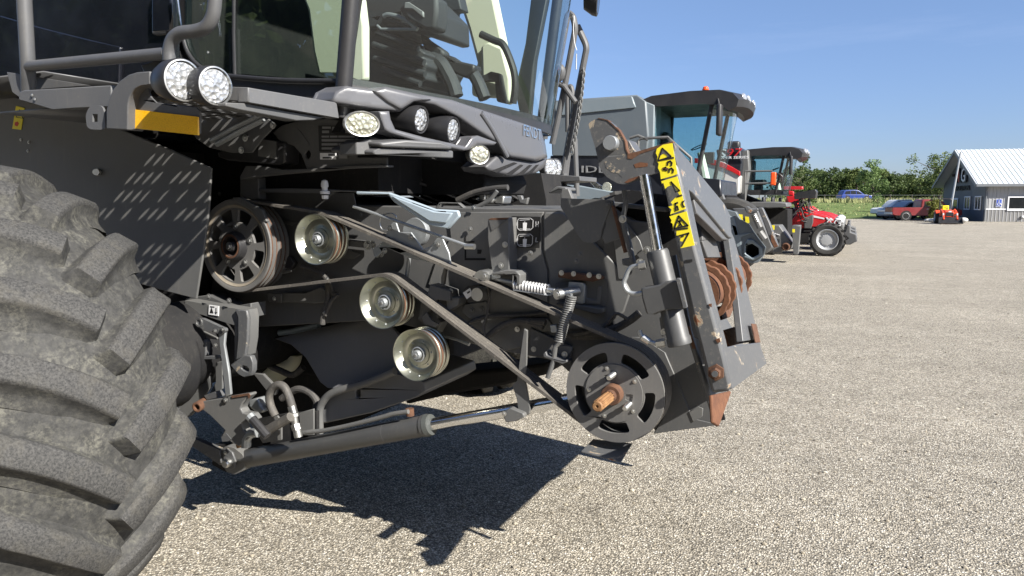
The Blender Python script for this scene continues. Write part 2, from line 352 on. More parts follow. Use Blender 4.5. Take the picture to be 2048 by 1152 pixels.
def lug(sd, th0):
    L = 18; prof = [(-.094, -.024), (-.066, -.001), (-.053, .014), (-.046, .042), (-.040, .0555), (-.034, .0585), (.034, .0585), (.040, .0555), (.046, .042), (.053, .014), (.066, -.001), (.094, -.024)]
    path = []
    for i in range(L+1):
        u = i/L; s = 1.34-u*1.31; th = th0 - .30*u**1.25
        path.append((sd*s, th))
    vs = []
    for i, (s, th) in enumerate(path):
        a, b = path[max(i-1, 0)], path[min(i+1, L)]
        t = (tp(b[1], b[0])-tp(a[1], a[0])).normalized(); p = tp(th, s); nr = V((math.cos(th), 0, math.sin(th)))
        ab = abs(s)
        if ab > 1: nr = (nr*(1-(ab-1)*1.6) + V((0, sd, 0))*(ab-1)*2.2).normalized()
        sdv = t.cross(nr).normalized()*(1 if sd > 0 else -1)
        fade = 1. if ab <= 1.12 else max(.04, 1-(ab-1.12)/.24)
        w = .86+.14*min(1, u*2) if 0 else 1.
        if i == L: fade2 = .0
        for x, h in prof: vs.append(p + sdv*x*w + nr*((h*(1+.4*min(ab, 1)**2.1) if h > 0 else h)*fade - .004))
    m = len(prof); fs = [(i*m+j, (i+1)*m+j, (i+1)*m+j+1, i*m+j+1) for i in range(L) for j in range(m-1)]; mi = [1 if 3 <= j <= 7 else 0 for i in range(L) for j in range(m-1)]
    n0 = len(vs); e = path[-1]; t = (tp(path[-1][1], path[-1][0])-tp(path[-2][1], path[-2][0])).normalized()
    for j in range(m): vs.append(vs[L*m+j] + t*.035 - V((math.cos(e[1]), 0, math.sin(e[1])))*(max(prof[j][1], 0)+.012))
    fs += [(L*m+j, n0+j, n0+j+1, L*m+j+1) for j in range(m-1)]
    mi += [0]*(m-1); wheel.add(vs, fs); wheel.mi[-len(fs):] = mi
NL = 20
for i in range(NL): lug(-1, 2*PI*i/NL + .42); lug(1, 2*PI*i/NL + .59)
fw = wheel.build('front_wheel', [D['rubber'], D['lug']], NC, ang=42)
mb = MB(); mb.lathe([(.54, -.24), (.56, -.20), (.50, -.14), (.30, -.10), (.28, .0), (.0, .0)], TC, n=48); mb.build('rim', D['grey2'], fw)
mb = MB(); mb.cyl(TC+V((0, .34, 0)), TC+V((0, .9, 0)), .24, 28); mb.cyl(TC+V((0, .7, .05)), TC+V((0, 3.4, .05)), .22, 20); mb.box((-3.0, 3.9, 1.0), (1.5, 1.3, .72)); mb.build('axle_and_shade_box', D['void'], NC, .02)  # axle, with a box added to fill the shadow on the ground
# far side front wheel, its tread seen under the feeder house
TC2 = TC.copy(); off = V((0, 4.05, 0))
o = bpy.data.objects.new('front_wheel', fw.data); C.objects.link(o); put(o, NC); o.location = off

# ---------------------------------------------------------------- fender shield, platform, railings
P('fender_shield', 'dark', 0, '-40,170 60,205 110,216 250,262 345,301 422,336 417,420 404,520 392,598 340,585 250,560 -40,480', 2.40, .012, .004)
P('latch_hook', 'bolt', 0, '186,339 195,337 199,344 196,351 188,350 184,345', 2.385, .012, .003, r=3)
bolts(1, '120,805 160,870 165,820', 2.398, .008)
st = P('warning_sticker', 'yellow', 1, '92,610 140,622 120,748 70,742', 2.396, .003, 0)
P('pictogram', 'ink', 1, '112,630 134,684 90,676', 2.3945, .002, 0, ['112,640 128,680 96,674'], st); P('pictogram', 'ink', 1, '110,655 118,660 108,672 104,668', 2.3945, .002, 0, (), st)
P('pictogram', 'redink', 1, '85,705 100,700 108,712 98,728 84,722', 2.3945, .002, 0, (), st)
# perforated walkway floor with elongated holes
fl = MB(); Z0 = 2.035; X0, X1, Y0, Y1 = -2.78, -1.99, 1.95, 2.64; nx, ny = 13, 18; cw, ch = (X1-X0)/nx, (Y1-Y0)/ny
for i in range(nx):
    for j in range(ny):
        cx, cy = X0+(i+.5)*cw, Y0+(j+.5)*ch; hole = []; outer = []; dx = (.22 if j % 2 else -.22)*cw
        for a in range(16):
            t = 2*PI*a/16+PI/4; hole.append(V((cx+dx+math.cos(t)*cw*.26, cy+math.sin(t)*ch*.37, Z0)))
            ct, stt = math.cos(t), math.sin(t); m_ = max(abs(ct), abs(stt)); outer.append(V((cx+ct/m_*cw*.5, cy+stt/m_*ch*.5, Z0)))
        if i in (4, 8) or j in (5, 12) or (i*7+j*5) % 11 == 0: fl.add(outer, [tuple(range(16))]); continue  # cells left closed to break up the dappled light cast below
        fl.add(hole+outer, [(a, (a+1) % 16, 16+(a+1) % 16, 16+a) for a in range(16)])
fl.add([V((-3.4, Y0+.02, Z0)), V((X0, Y0+.02, Z0)), V((X0, Y1, Z0)), V((-3.4, Y1, Z0)), V((-5.4, 1.99, 2.19)), V((-3.08, 1.99, 2.19)), V((-3.08, 2.45, 2.19)), V((-5.4, 2.45, 2.19))], [(0, 1, 2, 3), (4, 5, 6, 7)])  # plain floor strip, and a raised rear slab added to shade the fender
o = fl.build('walkway_floor', D['grey'], NC); so = o.modifiers.new('t', 'SOLIDIFY'); so.thickness = .006
P('platform_beam', 'grey2', 1, '110,530 135,520 400,505 640,490 640,612 420,622 300,630 105,572', 1.93, .05, .004)
P('kick_plate', 'grey2', 1, '38,415 130,428 130,520 112,560 70,530', 1.95, .006, .002)
P('kick_plate', 'grey2', 1, '130,430 520,492 135,522', 2.02, .006, .002)
mb = MB(); pA = [at(x, y, 1.95) for x, y in q(2, '340,498 480,503 480,588 340,575')]; mb.prism(pA, (0, .05, 0)); mb.build('platform_corner', D['grey2'], NC, .004)
XF = at(497, 190, 1.95).x
mb = MB(); pA = [atx(x, y, XF) for x, y in q(2, '480,503 990,590 1005,682 930,668 480,588')]; mb.prism(pA, (-.05, 0, 0)); mb.build('front_beam', D['grey2'], NC, .004)
mb = MB(); pA = [atx(x, y, XF-.02) for x, y in q(2, '350,590 480,596 700,640 900,672 940,672 860,692 760,695 620,668 430,632 350,612')]; mb.prism(pA, (-.06, 0, 0)); mb.build('lower_lip', D['dark2'], NC, .004)
r_ = MB(); rl = fil([at(57, 192, 1.98), at(56, 133, 1.95), at(45, -60, 1.95)], .05); r_.tube(rl, .0285, 14); rail = r_.build('handrail', D['grey'], NC)
T('rail', 'grey', [at(56, 133, 1.95), at(334, 107, 1.90)], .0225, rail, 14)
TY('post', 'grey', 0, '339,122 339,100 346,78 362,66 392,62 412,54 424,36 429,10 432,-40', 1.90, .0235, rail, sm=5, n=14)
bolts(1, '185,548 200,572', 1.927, .007, par=None)
# mudguard bracket: arched channel, reflector, oval tag, two round work lamps
ar = MB(); out = q(1, '612,742 612,640 625,570 650,515 690,465 740,430 790,415 862,410'); inn = q(1, '862,485 820,490 785,505 760,530 745,560 735,610 733,748')
ar.prism([at(x, y, 1.86) for x, y in out+inn], (0, .07, 0)); br = ar.build('lamp_bracket', D['grey'], NC, .012, 3)
P('web', 'grey', 1, '738,560 760,528 800,500 845,490 870,560 900,590 1130,618 1152,640 1150,770 738,742', 1.90, .008, .002, (), br)
rf = P('reflector', 'amber', 1, '746,627 1138,672 1141,779 749,737', 1.892, .008, .002, (), br, label='amber honeycomb reflector strip on the lamp bracket')
P('mount_tag', 'grey2', 1, '520,605 585,608 600,640 606,742 580,748 520,745 500,730 492,660', 1.88, .008, .002, ['532,656 563,657 562,702 533,702'], br, r=8)
def worklamp(cx, cy, rpx, Y, ang, par, depth=.11, mat='black', ell=1.):
    c = at(cx, cy, Y); z = (c-EYE).dot(FW); r = rpx*z/F; ax = V((math.cos(ang)*math.cos(.05), math.sin(ang), -.05)).normalized()
    b = MB(); b.lathe([(0, -depth), (r*.62, -depth), (r*.80, -depth*.86), (r*1.02, -depth*.45), (r*1.06, 0), (r*1.02, .006), (r*.94, .004), (r*.92, -.012)], c, ax, 40)
    h = b.build('work_lamp', D[mat], par)
    l = MB(); l.lathe([(r*.93, -.006), (r*.85, .004), (r*.5, .010), (0, .012)], c, ax, 40); l.build('lens', D['lens'], h)
    g = MB(); g.lathe([(r*1.0, .0), (r*1.0, .008), (r*.93, .009), (r*.92, .0)], c, ax, 40, True); g.build('bezel', D['bolt'], h)
    return h
worklamp(365, 161, 41, 1.80, R(-10), NC, .12); worklamp(429, 172, 38, 1.86, R(-8), NC, .12)
P('lamp_yoke', 'black', 1, '806,372 900,340 930,345 930,560 900,570 868,560 858,500', 1.93, .05, .01)

# ---------------------------------------------------------------- body panels behind the door
P('body_panel', 'gloss', 0, '-60,-60 345,-60 352,175 240,190 60,190 -60,140', 2.44, .03, .006)
P('body_panel', 'gloss', 1, '0,90 240,160 520,230 690,270 680,560 -60,560 -60,90', 2.425, .03, .014)
P('body_panel', 'gloss', 1, '870,-40 985,-40 985,190 870,200', 2.42, .03, .012)
T('strut', 'chrome', [at(352, -20, 2.40), at(361, 52, 2.40)], .007)
# ---------------------------------------------------------------- cab
CX, CY, HW = -1.94, 3.57, 1.06
def wsx(y, z): return CX + .40*(1-(y/HW)**2) + .16*(z-2.14)
def wsp(u, v):                          # windscreen surface: u across, v up
    y = (u*2-1)*HW; z0 = 2.14 - .06*(1-(y/HW)**2); z = z0 + (3.75-z0)*v; return V((wsx(y, z), CY+y, z))
g = MB(); g.grid(lambda u, v: wsp(u, v), 24, 6); ws = g.build('windscreen', D['glass'], NC, recalc=False)
def bandpt(u, w, lo=.0):
    p = wsp(u, 0); return V((p.x-.004, p.y, p.z - lo + w))
g = MB(); g.grid(lambda u, v: bandpt(u, v*.075, .05), 24, 1, (-.02, 0, 0)); g.build('windscreen_seal', D['black'], ws)
for sgn in (-1, 1):
    y = sgn*HW; T('cab_pillar', 'black', [V((CX-.02, CY+y, 2.0)), V((wsx(y, 2.9)-.02, CY+y, 2.9)), V((wsx(y, 3.75)-.02, CY+y*.97, 3.75))], .035, n=12)
dp = lambda s: [at(x, y, CY-HW-.01) for x, y in q(2, s)]
o = plate('door_glass', D['glassd'], NC, q(2, '120,-120 1085,-120 1040,80 998,455 960,462 700,458 380,436 210,400 150,330 118,230'), CY-HW, .004)
dr = P('door_frame', 'black', 2, '60,-150 1160,-150 1112,0 1040,480 1000,560 990,600 700,545 480,503 350,498 150,420 60,240', CY-HW+.006, .03, .006, ['128,-130 1075,-130 1035,75 992,452 955,458 700,453 382,432 212,396 156,328 124,230'])
T('seal', 'black', [at(x, y, CY-HW-.01) for x, y in q(2, '100,210 130,300 190,375 300,425 460,445 700,462 990,466')], .010, dr, sm=3)
T('mullion', 'black', [at(x, y, CY-HW-.006) for x, y in q(2, '398,-100 396,200 402,430')], .008, dr)
bolts(2, '248,302', CY-HW-.004, .007, dr)
P('cab_sill', 'gloss', 2, '200,405 990,470 1000,560 950,590 480,505 350,500', CY-HW+.012, .20, .006)
mb = MB(); mb.box((CX-.55, CY, 2.06), (1.15, 2*HW-.06, .06)); mb.build('cab_floor', D['seat'], NC)
mb = MB(); mb.box((CX-1.12, CY, 2.55), (.06, 2*HW-.06, 1.0)); mb.box((CX-1.12, CY-.95, 3.3), (.06, .14, .9)); mb.build('cab_rear_wall', D['void'], NC)
mb = MB(); mb.box((CX-.45, CY, 3.84), (1.75, 2*HW+.1, .2)); mb.build('cab_roof', D['black'], NC, .06, 3)
# cab interior
sy = CY-.05
seat = MB()
bel = on(25, '115,295 300,300 690,485 770,545 735,580 790,660 745,740 780,800 700,865 690,900 180,870 150,720 150,400', sy-.1)
seat.prism([p for p in bel], (0, .42, 0)); se = seat.build('driver_seat', D['seat'], NC, .02, 3)
for s in ('240,455 760,640', '250,600 770,760', '330,710 720,860', '280,330 700,500'):
    TY('fold', 'seat', 25, s, sy-.115, .018, se)
P('cushion', 'seat', 25, '60,-160 540,-160 760,60 770,300 690,310 330,190 280,270 130,300 90,200', sy-.16, .5, .03, (), se)
P('armrest', 'seat', 25, '480,85 560,20 760,-60 890,-40 890,120 870,300 760,300 560,190', sy-.3, .12, .02, (), se)
P('control_screen', 'lgrey', 25, '560,20 600,20 750,120 750,180 640,95 550,90', sy-.31, .02, .005, (), se)
TY('grab_loop', 'galv', 25, '280,260 320,300 690,300', sy-.25, .008, se); TY('grab_loop', 'galv', 25, '345,165 400,150 560,195 690,300', sy-.26, .012, se, sm=4)
P('monitor_arm', 'seat', 25, '780,-160 1080,-160 1140,100 1050,105 1045,160 1000,185 890,190 850,40', CY+.35, .1, .02)
cr = P('cream_panel', 'cream', 2, '790,-20 1130,-20 1150,150 1150,460 1090,470 990,432 880,430 850,300 820,60', CY-HW+.35, .05, .02)
P('cream_panel', 'cream', 25, '830,640 1000,800 1010,960 700,900 780,740', CY+.30, .05, .01)
P('far_pillar', 'cream', 25, '1080,-60 1480,-60 1580,420 1640,760 1650,1070 1590,1060 1500,1000 1230,985 1230,870 1290,640 1200,300', CY+HW-.10, .08, .03)
P('pillar_crease', 'cream', 25, '1330,480 1420,420 1560,480 1640,800 1640,1060 1560,1040 1480,900 1340,820', CY+HW-.14, .05, .02)
P('seat_side', 'seat', 25, '1310,800 1440,730 1530,750 1590,1060 1500,1040 1480,830 1330,830', CY+HW-.22, .06, .01)
TY('grab_handle', 'black', 25, '1340,350 1480,415 1560,450 1620,560 1680,740 1690,900 1670,1060', CY+HW-.25, .024, sm=5)
stc = TY('steering_column', 'seat', 25, '830,600 930,650 1000,760 1050,860 1090,990', CY-.0, .040, sm=4); 
TY('column_arm', 'seat', 25, '1200,720 1260,760 1320,860 1380,1010', CY+.1, .036, stc, sm=4)
P('hub', 'black', 25, '880,560 1000,560 1090,620 1270,660 1270,720 1180,800 1000,720 960,640', CY+.05, .1, .012, (), stc)
P('shifter_arm', 'seat', 25, '700,330 780,400 960,520 960,580 840,600 740,470', CY+.02, .08, .02, (), stc)
P('switch_plate', 'lgrey', 25, '805,690 950,780 960,840 815,775', CY+.12, .01, .002, (), stc)
P('far_pillar', 'seat', 25, '1850,-40 2020,-40 1900,560 1865,900 1840,1200 1740,1200 1700,1000 1710,800 1790,440', CY+HW-.06, .06, .015)
# ---------------------------------------------------------------- bumper (curved face)
def bxf(Y): return -1.93 + .42*(1-min(1.2, ((Y-CY)/1.12)**2))
def bsurf(x, y, off=0.):
    r = ray(x, y); best = None
    t = 2.2
    while t < 5.6:
        X, Y = r.x*t, r.y*t; gap = X-(bxf(Y)+off)
        if gap <= 0:
            lo, hi = t-.006, t
            for _ in range(16):
                m = (lo+hi)/2
                if r.x*m-(bxf(r.y*m)+off) <= 0: hi = m
                else: lo = m
            return EYE+r*hi
        if best is None or gap < best[0]: best = (gap, t)
        t += .006
    return EYE+r*best[1]
def skin(name, mat, k, s, off, thick, par, rise=.012, rw=9., step=7, r=0, crease=None):
    """moulded panel: measured outline laid on the bumper's curved face, its rim rolled over by rise"""
    pts = q(k, s)
    if r: pts = rnd(pts, r)
    den = []
    for a, b in zip(pts, pts[1:]+pts[:1]):
        n = max(1, int(math.hypot(b[0]-a[0], b[1]-a[1])/4)); den += [(a[0]+(b[0]-a[0])*i/n, a[1]+(b[1]-a[1])*i/n) for i in range(n)]
    def ed(x, y):
        d = 1e9
        for a, b in zip(pts, pts[1:]+pts[:1]):
            ux, uy = b[0]-a[0], b[1]-a[1]; L2 = ux*ux+uy*uy or 1; t = max(0, min(1, ((x-a[0])*ux+(y-a[1])*uy)/L2)); d = min(d, math.hypot(x-a[0]-ux*t, y-a[1]-uy*t))
        return d
    def inside(x, y):
        c = False
        for a, b in zip(pts, pts[1:]+pts[:1]):
            if (a[1] > y) != (b[1] > y) and x < (b[0]-a[0])*(y-a[1])/(b[1]-a[1])+a[0]: c = not c
        return c
    P2 = list(den); L = len(den)
    for i in range(L):
        a, b = den[i-1], den[(i+1) % L]; nx, ny = b[1]-a[1], a[0]-b[0]; m = math.hypot(nx, ny) or 1
        for d in (.10, .3, .6, 1.):
            for sg in (1, -1):
                x, y = den[i][0]+nx/m*d*rw*sg, den[i][1]+ny/m*d*rw*sg
                if inside(x, y) and ed(x, y) > d*rw*.96: P2.append((x, y))
    lo, hi = (min(p[0] for p in pts), min(p[1] for p in pts)), (max(p[0] for p in pts), max(p[1] for p in pts)); y = lo[1]
    while y < hi[1]:
        x = lo[0]
        while x < hi[0]:
            if inside(x, y) and ed(x, y) > rw*1.3: P2.append((x, y))
            x += step
        y += step
    ov, oe, of, *_ = delaunay_2d_cdt([V(p) for p in P2], [], [list(range(L))], 1, .05)
    bm = bmesh.new(); vv = []
    for p in ov:
        k_ = 1-min(ed(p.x, p.y)/rw, 1); vv.append(bm.verts.new(bsurf(p.x, p.y, off+rise*math.sqrt(max(0, 1-k_*k_)))))
    for f in of: bm.faces.new([vv[i] for i in f])
    ex = bmesh.ops.extrude_face_region(bm, geom=bm.faces[:])
    for e in ex['geom']:
        if isinstance(e, bmesh.types.BMVert): e.co.x -= thick
    bmesh.ops.recalc_face_normals(bm, faces=bm.faces)
    me = bpy.data.meshes.new(name); bm.to_mesh(me); bm.free(); me.materials.append(D[mat])
    me.polygons.foreach_set('use_smooth', [True]*len(me.polygons)); me.set_sharp_from_angle(angle=R(50))
    o = bpy.data.objects.new(name, me); C.objects.link(o); put(o, par); return o
def ridge(x0, y0, x1, y1, h, w):         # a moulded fold along a measured line
    def f(x, y):
        ux, uy = x1-x0, y1-y0; L = math.hypot(ux, uy); c = ((x-x0)*uy-(y-y0)*ux)/L; return h*max(0., 1-abs(c)/w)
    return f
bp = skin('bumper', 'plas', 3, '3,575 30,525 90,495 240,515 320,500 500,540 700,575 880,635 1050,690 1215,745 1240,830 1252,905 1190,930 1030,905 1000,870 960,825 850,757 740,680 600,608 490,585 400,645 270,630 10,592', .02, .10, NC, .020, 7., 6)
skin('brow_panel', 'plas', 3, '250,523 318,505 490,545 585,572 480,586 408,632 330,588', .046, .012, bp, .012, 7.)
skin('lower_grille', 'plasd', 3, '880,960 960,890 1030,905 1190,930 1252,905 1240,960 1180,1000 1040,1018 900,985', -.01, .12, bp, .02, 8.)
for s in ('930,985 1060,935 1080,940 960,995', '1010,1008 1100,948 1115,952 1040,1012', '1080,1008 1150,950 1165,952 1110,1008', '1140,1000 1190,950 1205,948 1165,995'): skin('grille_slot', 'void', 3, s, .014, .01, bp, 0, 5., 12)
skin('light_surround', 'plas', 3, '275,640 340,640 350,690 375,745 540,790 775,842 815,785 850,780 960,820 945,838 850,832 800,864 770,870 530,824 340,767 310,750', .05, .06, bp, .014, 5., 5)
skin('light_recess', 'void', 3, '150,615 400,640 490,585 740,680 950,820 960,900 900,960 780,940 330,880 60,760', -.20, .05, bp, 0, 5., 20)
T('nose_ridge', 'plas', [bsurf(x, y, .040) for x, y in q(3, '870,650 930,740 985,840 1020,902')], .012, bp, 10, 4)
mb = MB(); a = bsurf(*q(3, '1112,778')[0], .043); e = bsurf(*q(3, '1212,806')[0], .043); dY = (e-a); text_mb(mb, 'FENDT', a, dY.normalized(), (0, 0, 1), .052, .004, dY.length); mb.build('emblem_letters', D['chr2'], bp)
def ovallamp(k, cx, cy, rx, ry, off, par, lm='lensy'):
    x, y = q(k, '%f,%f' % (cx, cy))[0]; s = ZK[k][2]; c = bsurf(x, y, off); z = (c-EYE).dot(FW); rx, ry = rx/s*z/F, ry/s*z/F
    nrm = V((.80, -.58, -.08)).normalized(); u = nrm.cross(V((0,0,1))).normalized()*-1; w = u.cross(nrm)*-1
    def ring(f, d): return [c + u*math.cos(2*PI*i/36)*rx*f + w*math.sin(2*PI*i/36)*ry*f + nrm*d for i in range(36)]
    def stack(mb, rows):
        vs = [p for f, d in rows for p in ring(f, d)]; n = 36
        fs = [(i*n+j, i*n+(j+1) % n, (i+1)*n+(j+1) % n, (i+1)*n+j) for i in range(len(rows)-1) for j in range(n)]; fs.append(tuple(range((len(rows)-1)*n, len(rows)*n))); mb.add(vs, fs)
    b = MB(); stack(b, [(.6, -.07), (.95, -.04), (1.04, -.01), (1.05, .004), (1.0, .010), (.92, .008), (.90, -.01)]); h = b.build('work_lamp', D['bolt'], par)
    l = MB(); stack(l, [(.93, -.002), (.88, .007), (.6, .013), (.25, .016)]); l.build('lens', D[lm], h); return h
ovallamp(3, 183, 714, 103, 70, .07, NC); ovallamp(3, 857, 890, 64, 54, .05, NC)
def headl(k, cx, cy, r, off, ln):
    x, y = q(k, '%f,%f' % (cx, cy))[0]; c = bsurf(x, y, off); z = (c-EYE).dot(FW); r = r/ZK[k][2]*z/F; ax = V((.985, .02, -.14)).normalized()
    b = MB(); b.lathe([(0, -ln), (r*.75, -ln), (r*1.05, -ln*.7), (r*1.12, -.01), (r*1.08, .006), (r*.96, .004), (r*.95, -.02)], c, ax, 36); h = b.build('headlight', D['black'], NC)
    l = MB(); l.lathe([(r*.96, -.008), (r*.85, .003), (r*.4, .010), (0, .011)], c, ax, 36); l.build('lens', D['lens'], h)
headl(3, 522, 690, 72, .03, .19); headl(3, 706, 750, 70, .03, .19)
for s in (1272, 1300):
    x, y = q(3, '%d,968' % s)[0]; c = at(x, y, 4.35 if s < 1290 else 4.45); b = MB(); b.lathe([(0, -.07), (.05, -.06), (.062, 0), (.055, .004)], c, (.9, -.4, -.05), 24); h = b.build('work_lamp', D['black'], NC)
    l = MB(); l.lathe([(.058, 0), (.04, .008), (0, .01)], c, (.9, -.4, -.05), 24); l.build('lens', D['lens'], h)
# footsteps under the bumper
sp = MB(); a = [bsurf(x, y, .08) for x, y in q(3, '272,822 440,803 640,815 712,850 712,872 300,850')]; sp.prism(a, (-.02, 0, -.0)); 
sp = MB(); lo = [bsurf(x, y, .10) for x, y in q(3, '250,868 300,850 712,868 712,912 300,893 250,888')]; sp.prism(lo, (-.26, .05, .02)); stp = sp.build('footstep', D['grey'], NC, .006)
sp = MB(); lo = [bsurf(x, y, .12) for x, y in q(3, '285,822 440,806 640,818 700,838 712,862 300,848')]; sp.prism(lo, (-.22, .04, .02)); sp.build('tread', D['grey'], stp, .010)
sp = MB(); lo = [bsurf(x, y, .04) for x, y in q(3, '150,820 225,800 270,830 240,890 150,890')]; sp.prism(lo, (-.1, .02, 0)); sp.build('bracket', D['dark2'], stp, .004)
# far side ladder and handrails
FY = 4.62
fr = TY('far_handrail', 'grey', 23, '25,800 80,520 158,90 180,70', FY, .022, flt=.05); TY('post', 'grey', 23, '70,830 130,560 205,160 190,95 160,72', FY+.12, .022, fr, flt=.06)
TY('post', 'grey', 23, '130,1010 205,600 268,280 262,250 215,150', FY+.25, .023, fr, flt=.08); TY('cross_rail', 'grey', 23, '82,468 140,500 205,590', FY+.1, .019, fr)
TY('clamp', 'grey', 23, '100,380 125,400 120,440 95,460', FY, .026, fr, sm=3)
TY('post', 'grey', 23, '150,1010 190,640 185,520 170,500 158,540 160,760', FY+.35, .019, fr, sm=4); TY('post', 'grey', 23, '200,800 213,1130', FY+.4, .021, fr); TY('post', 'grey', 23, '138,1000 140,1080', FY+.2, .021, fr)
lad = P('ladder_step', 'grey', 23, '0,1010 125,1008 230,1015 230,1042 130,1048 5,1048', FY-.05, .35, .006)
P('bracket', 'dark2', 23, '20,1080 110,1065 150,1085 160,1152 60,1170 100,1110 0,1140', FY, .2, .01, (), lad)
ch = MB()
for i in range(26):
    u = i/25; a = q(23, '%f,%f' % (252-70*u+10*math.sin(u*3), 410+460*u))[0]; c = at(a[0], a[1], FY+.22)
    pts = [c+V(((.011*math.cos(t)) if i % 2 else 0, 0 if i % 2 else .011*math.cos(t), .024*math.sin(t))) for t in [2*PI*k/10 for k in range(10)]]
    ch.tube(pts, .0045, 5, True)
ch.build('safety_chain', D['dark'], NC)
TY('cable', 'white', 23, '198,90 192,170 200,250 212,290', FY+.05, .002, sm=3); TY('pull_pin', 'bolt', 23, '210,310 208,400', FY+.05, .0045)
mr = MB(); c = at(1196, 2, 4.85); mr.lathe([(0, -.10), (.06, -.09), (.095, -.03), (.1, 0), (.09, .005), (.08, 0), (0, 0)], c, V((.95, .25, -.1)), 28); mo = mr.build('mirror', D['black'], NC); mo.scale = (1, 1, 1)
ml = MB(); ml.lathe([(.078, .004), (0, .006)], c, V((.95, .25, -.1)), 28); ml.build('mirror_glass', D['cglass'], mo)
T('mirror_arm', 'black', [c+V((0, 0, .05)), c+V((-.2, -.2, .5))], .015, mo)
# ---------------------------------------------------------------- below the cab
UX = XF-.10
P('mounting_plate', 'dark2', 2, '150,620 540,640 640,720 560,800 500,880 380,880 250,850 180,800 120,700', 2.52, .01, .003)
for s in ('268,812 420,728 556,664', '298,832 430,760 566,690'): TY('grab_bar', 'galv', 2, s, 2.47, .0125)
bolts(2, '622,722 462,795 440,865', 2.505, .016); 
P('junction_box', 'black', 2, '300,880 560,790 690,820 690,940 640,950 360,925 305,905', 2.60, .10, .008); P('label', 'dark', 2, '540,800 640,815 640,915 535,900', 2.597, .002, 0)
P('frame_plate', 'dark2', 21, '340,340 420,270 620,215 900,190 1080,220 1220,380 1220,600 1540,600 1540,700 700,730 640,570 560,480 410,430', 2.62, .012, .004, ['680,560 700,525 720,525 738,560 735,590 715,620 695,610 682,590'])
P('frame_rail', 'dark2', 21, '0,800 60,690 200,690 460,730 760,720 1140,690 1540,680 1540,700 1150,712 760,748 500,770 200,800 0,830', 2.60, .05, .004)
P('strip', 'grey', 21, '605,310 640,340 725,465 700,472 650,440 610,370', 2.617, .003, 0)
dpl = P('data_plate', 'ink', 21, '820,268 1215,268 1215,538 828,538', 2.612, .004, 0)
for s in ('860,278 950,278 950,300 860,300', '965,280 1180,280 1180,345 965,345', '860,320 930,320 930,346 860,346', '855,374 930,374 930,392 855,392', '942,374 1018,374 1018,392 942,392', '1030,374 1200,374 1200,392 1030,392', '855,410 1198,410 1198,434 855,434', '855,453 1022,453 1022,476 855,476', '1032,453 1108,453 1108,476 1032,476', '1118,453 1200,453 1200,476 1118,476', '855,496 1022,496 1022,518 855,518', '1032,496 1200,496 1200,518 1032,518'):
    P('plate_field', 'lgrey', 21, s, 2.610, .002, 0, (), dpl)
lb = P('barcode_label', 'white', 21, '838,555 1005,555 1003,622 838,622', 2.610, .003, 0)
for i in range(8): P('bar', 'ink', 21, '%d,562 %d,562 %d,585 %d,585' % (925+i*9, 930+i*9, 930+i*9, 925+i*9), 2.6085, .002, 0, (), lb)
P('bar', 'ink', 21, '865,597 960,597 960,614 865,614', 2.6085, .002, 0, (), lb)
P('small_label', 'lgrey', 21, '1037,562 1122,562 1122,612 1037,612', 2.610, .003, 0)
P('upright', 'dark2', 21, '0,810 190,810 200,1040 0,1040', 2.66, .05, .004)
# cross bar with white grease nipple over the feeder
P('top_bar', 'grey', 21, '200,930 480,925 880,930 1000,940 1560,958 1560,975 1000,960 870,978 200,968', 2.66, .04, .003)
gn = MB(); c = at(480+890/5.237, 200+985/5.237, 2.64); gn.lathe([(0, .0), (.022, .0), (.022, .012), (.013, .016), (.013, .03), (.017, .032), (.017, .045), (.013, .06), (0, .066)], c, (0, 0, 1), 16); gn.lathe([(0, -.022), (.014, -.022), (.016, -.006), (0, -.006)], c, (0,0,1), 10); gn.build('grease_nipple', D['white'], NC)
# inner mass of the machine that closes the view under the cab
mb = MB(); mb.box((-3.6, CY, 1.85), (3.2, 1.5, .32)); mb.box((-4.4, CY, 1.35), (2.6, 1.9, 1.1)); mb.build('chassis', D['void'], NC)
mb = MB(); mb.box((-4.9, CY, 2.9), (3.6, 2.1, 1.9)); mb.build('grain_body', D['gloss'], NC, .03)
P('underside_shade', 'void', 3, '0,940 330,950 560,900 800,900 860,960 900,1040 880,1120 400,1120 0,1090', 3.2, .5, .01)  # dark slab standing in for the shade below the bumper
P('yellow_tag', 'yellow', 21, '1215,800 1290,808 1260,868 1215,868', 2.98, .004, 0)
# engine bits glimpsed over the feeder
ms = MB(); random.seed(3)
for i in range(9): a, b = random.uniform(-2.4, -1.9), random.uniform(3.2, 4.0); ms.tube(spl([(a-.4, b, 1.62+random.uniform(0, .12)), (a, b-.1, 1.70+random.uniform(0, .1)), (a+.3, b+.2, 1.60)], 5), .008, 6)
ms.build('hose_bundle', D['black'], NC)
vb = MB()
for i, s in enumerate(('600,245 665,240 665,310 600,315', '675,245 725,240 755,300 735,340 680,320', '770,260 862,268 850,345 760,338', '530,290 590,275 580,312 530,318')): vb.prism([at(x, y, 3.35+.02*i) for x, y in q(26, s)], (0, .1, 0))
vb.build('valve_block', D['bolt'], NC, .01)
TY('pressure_hose', 'dark', 26, '570,385 640,350 720,300 790,215', 3.0, .010, sm=4); TY('hose', 'hose', 26, '380,310 560,230 760,190 900,180', 3.05, .014, sm=4)
P('handle_bracket', 'dark', 26, '140,400 195,330 390,335 470,400 430,400 380,350 220,350 195,402', 2.79, .03, .006)
P('bracket', 'dark', 26, '985,260 1040,260 1050,300 1110,280 1090,355 1020,340', 2.95, .02, .004); P('step_bracket', 'dark', 26, '1310,230 1400,165 1500,180 1500,215 1420,200 1330,240', 2.95, .12, .006)
P('step_bracket', 'dark', 26, '1450,190 1520,190 1560,300 1440,300 1440,250', 2.92, .03, .004)
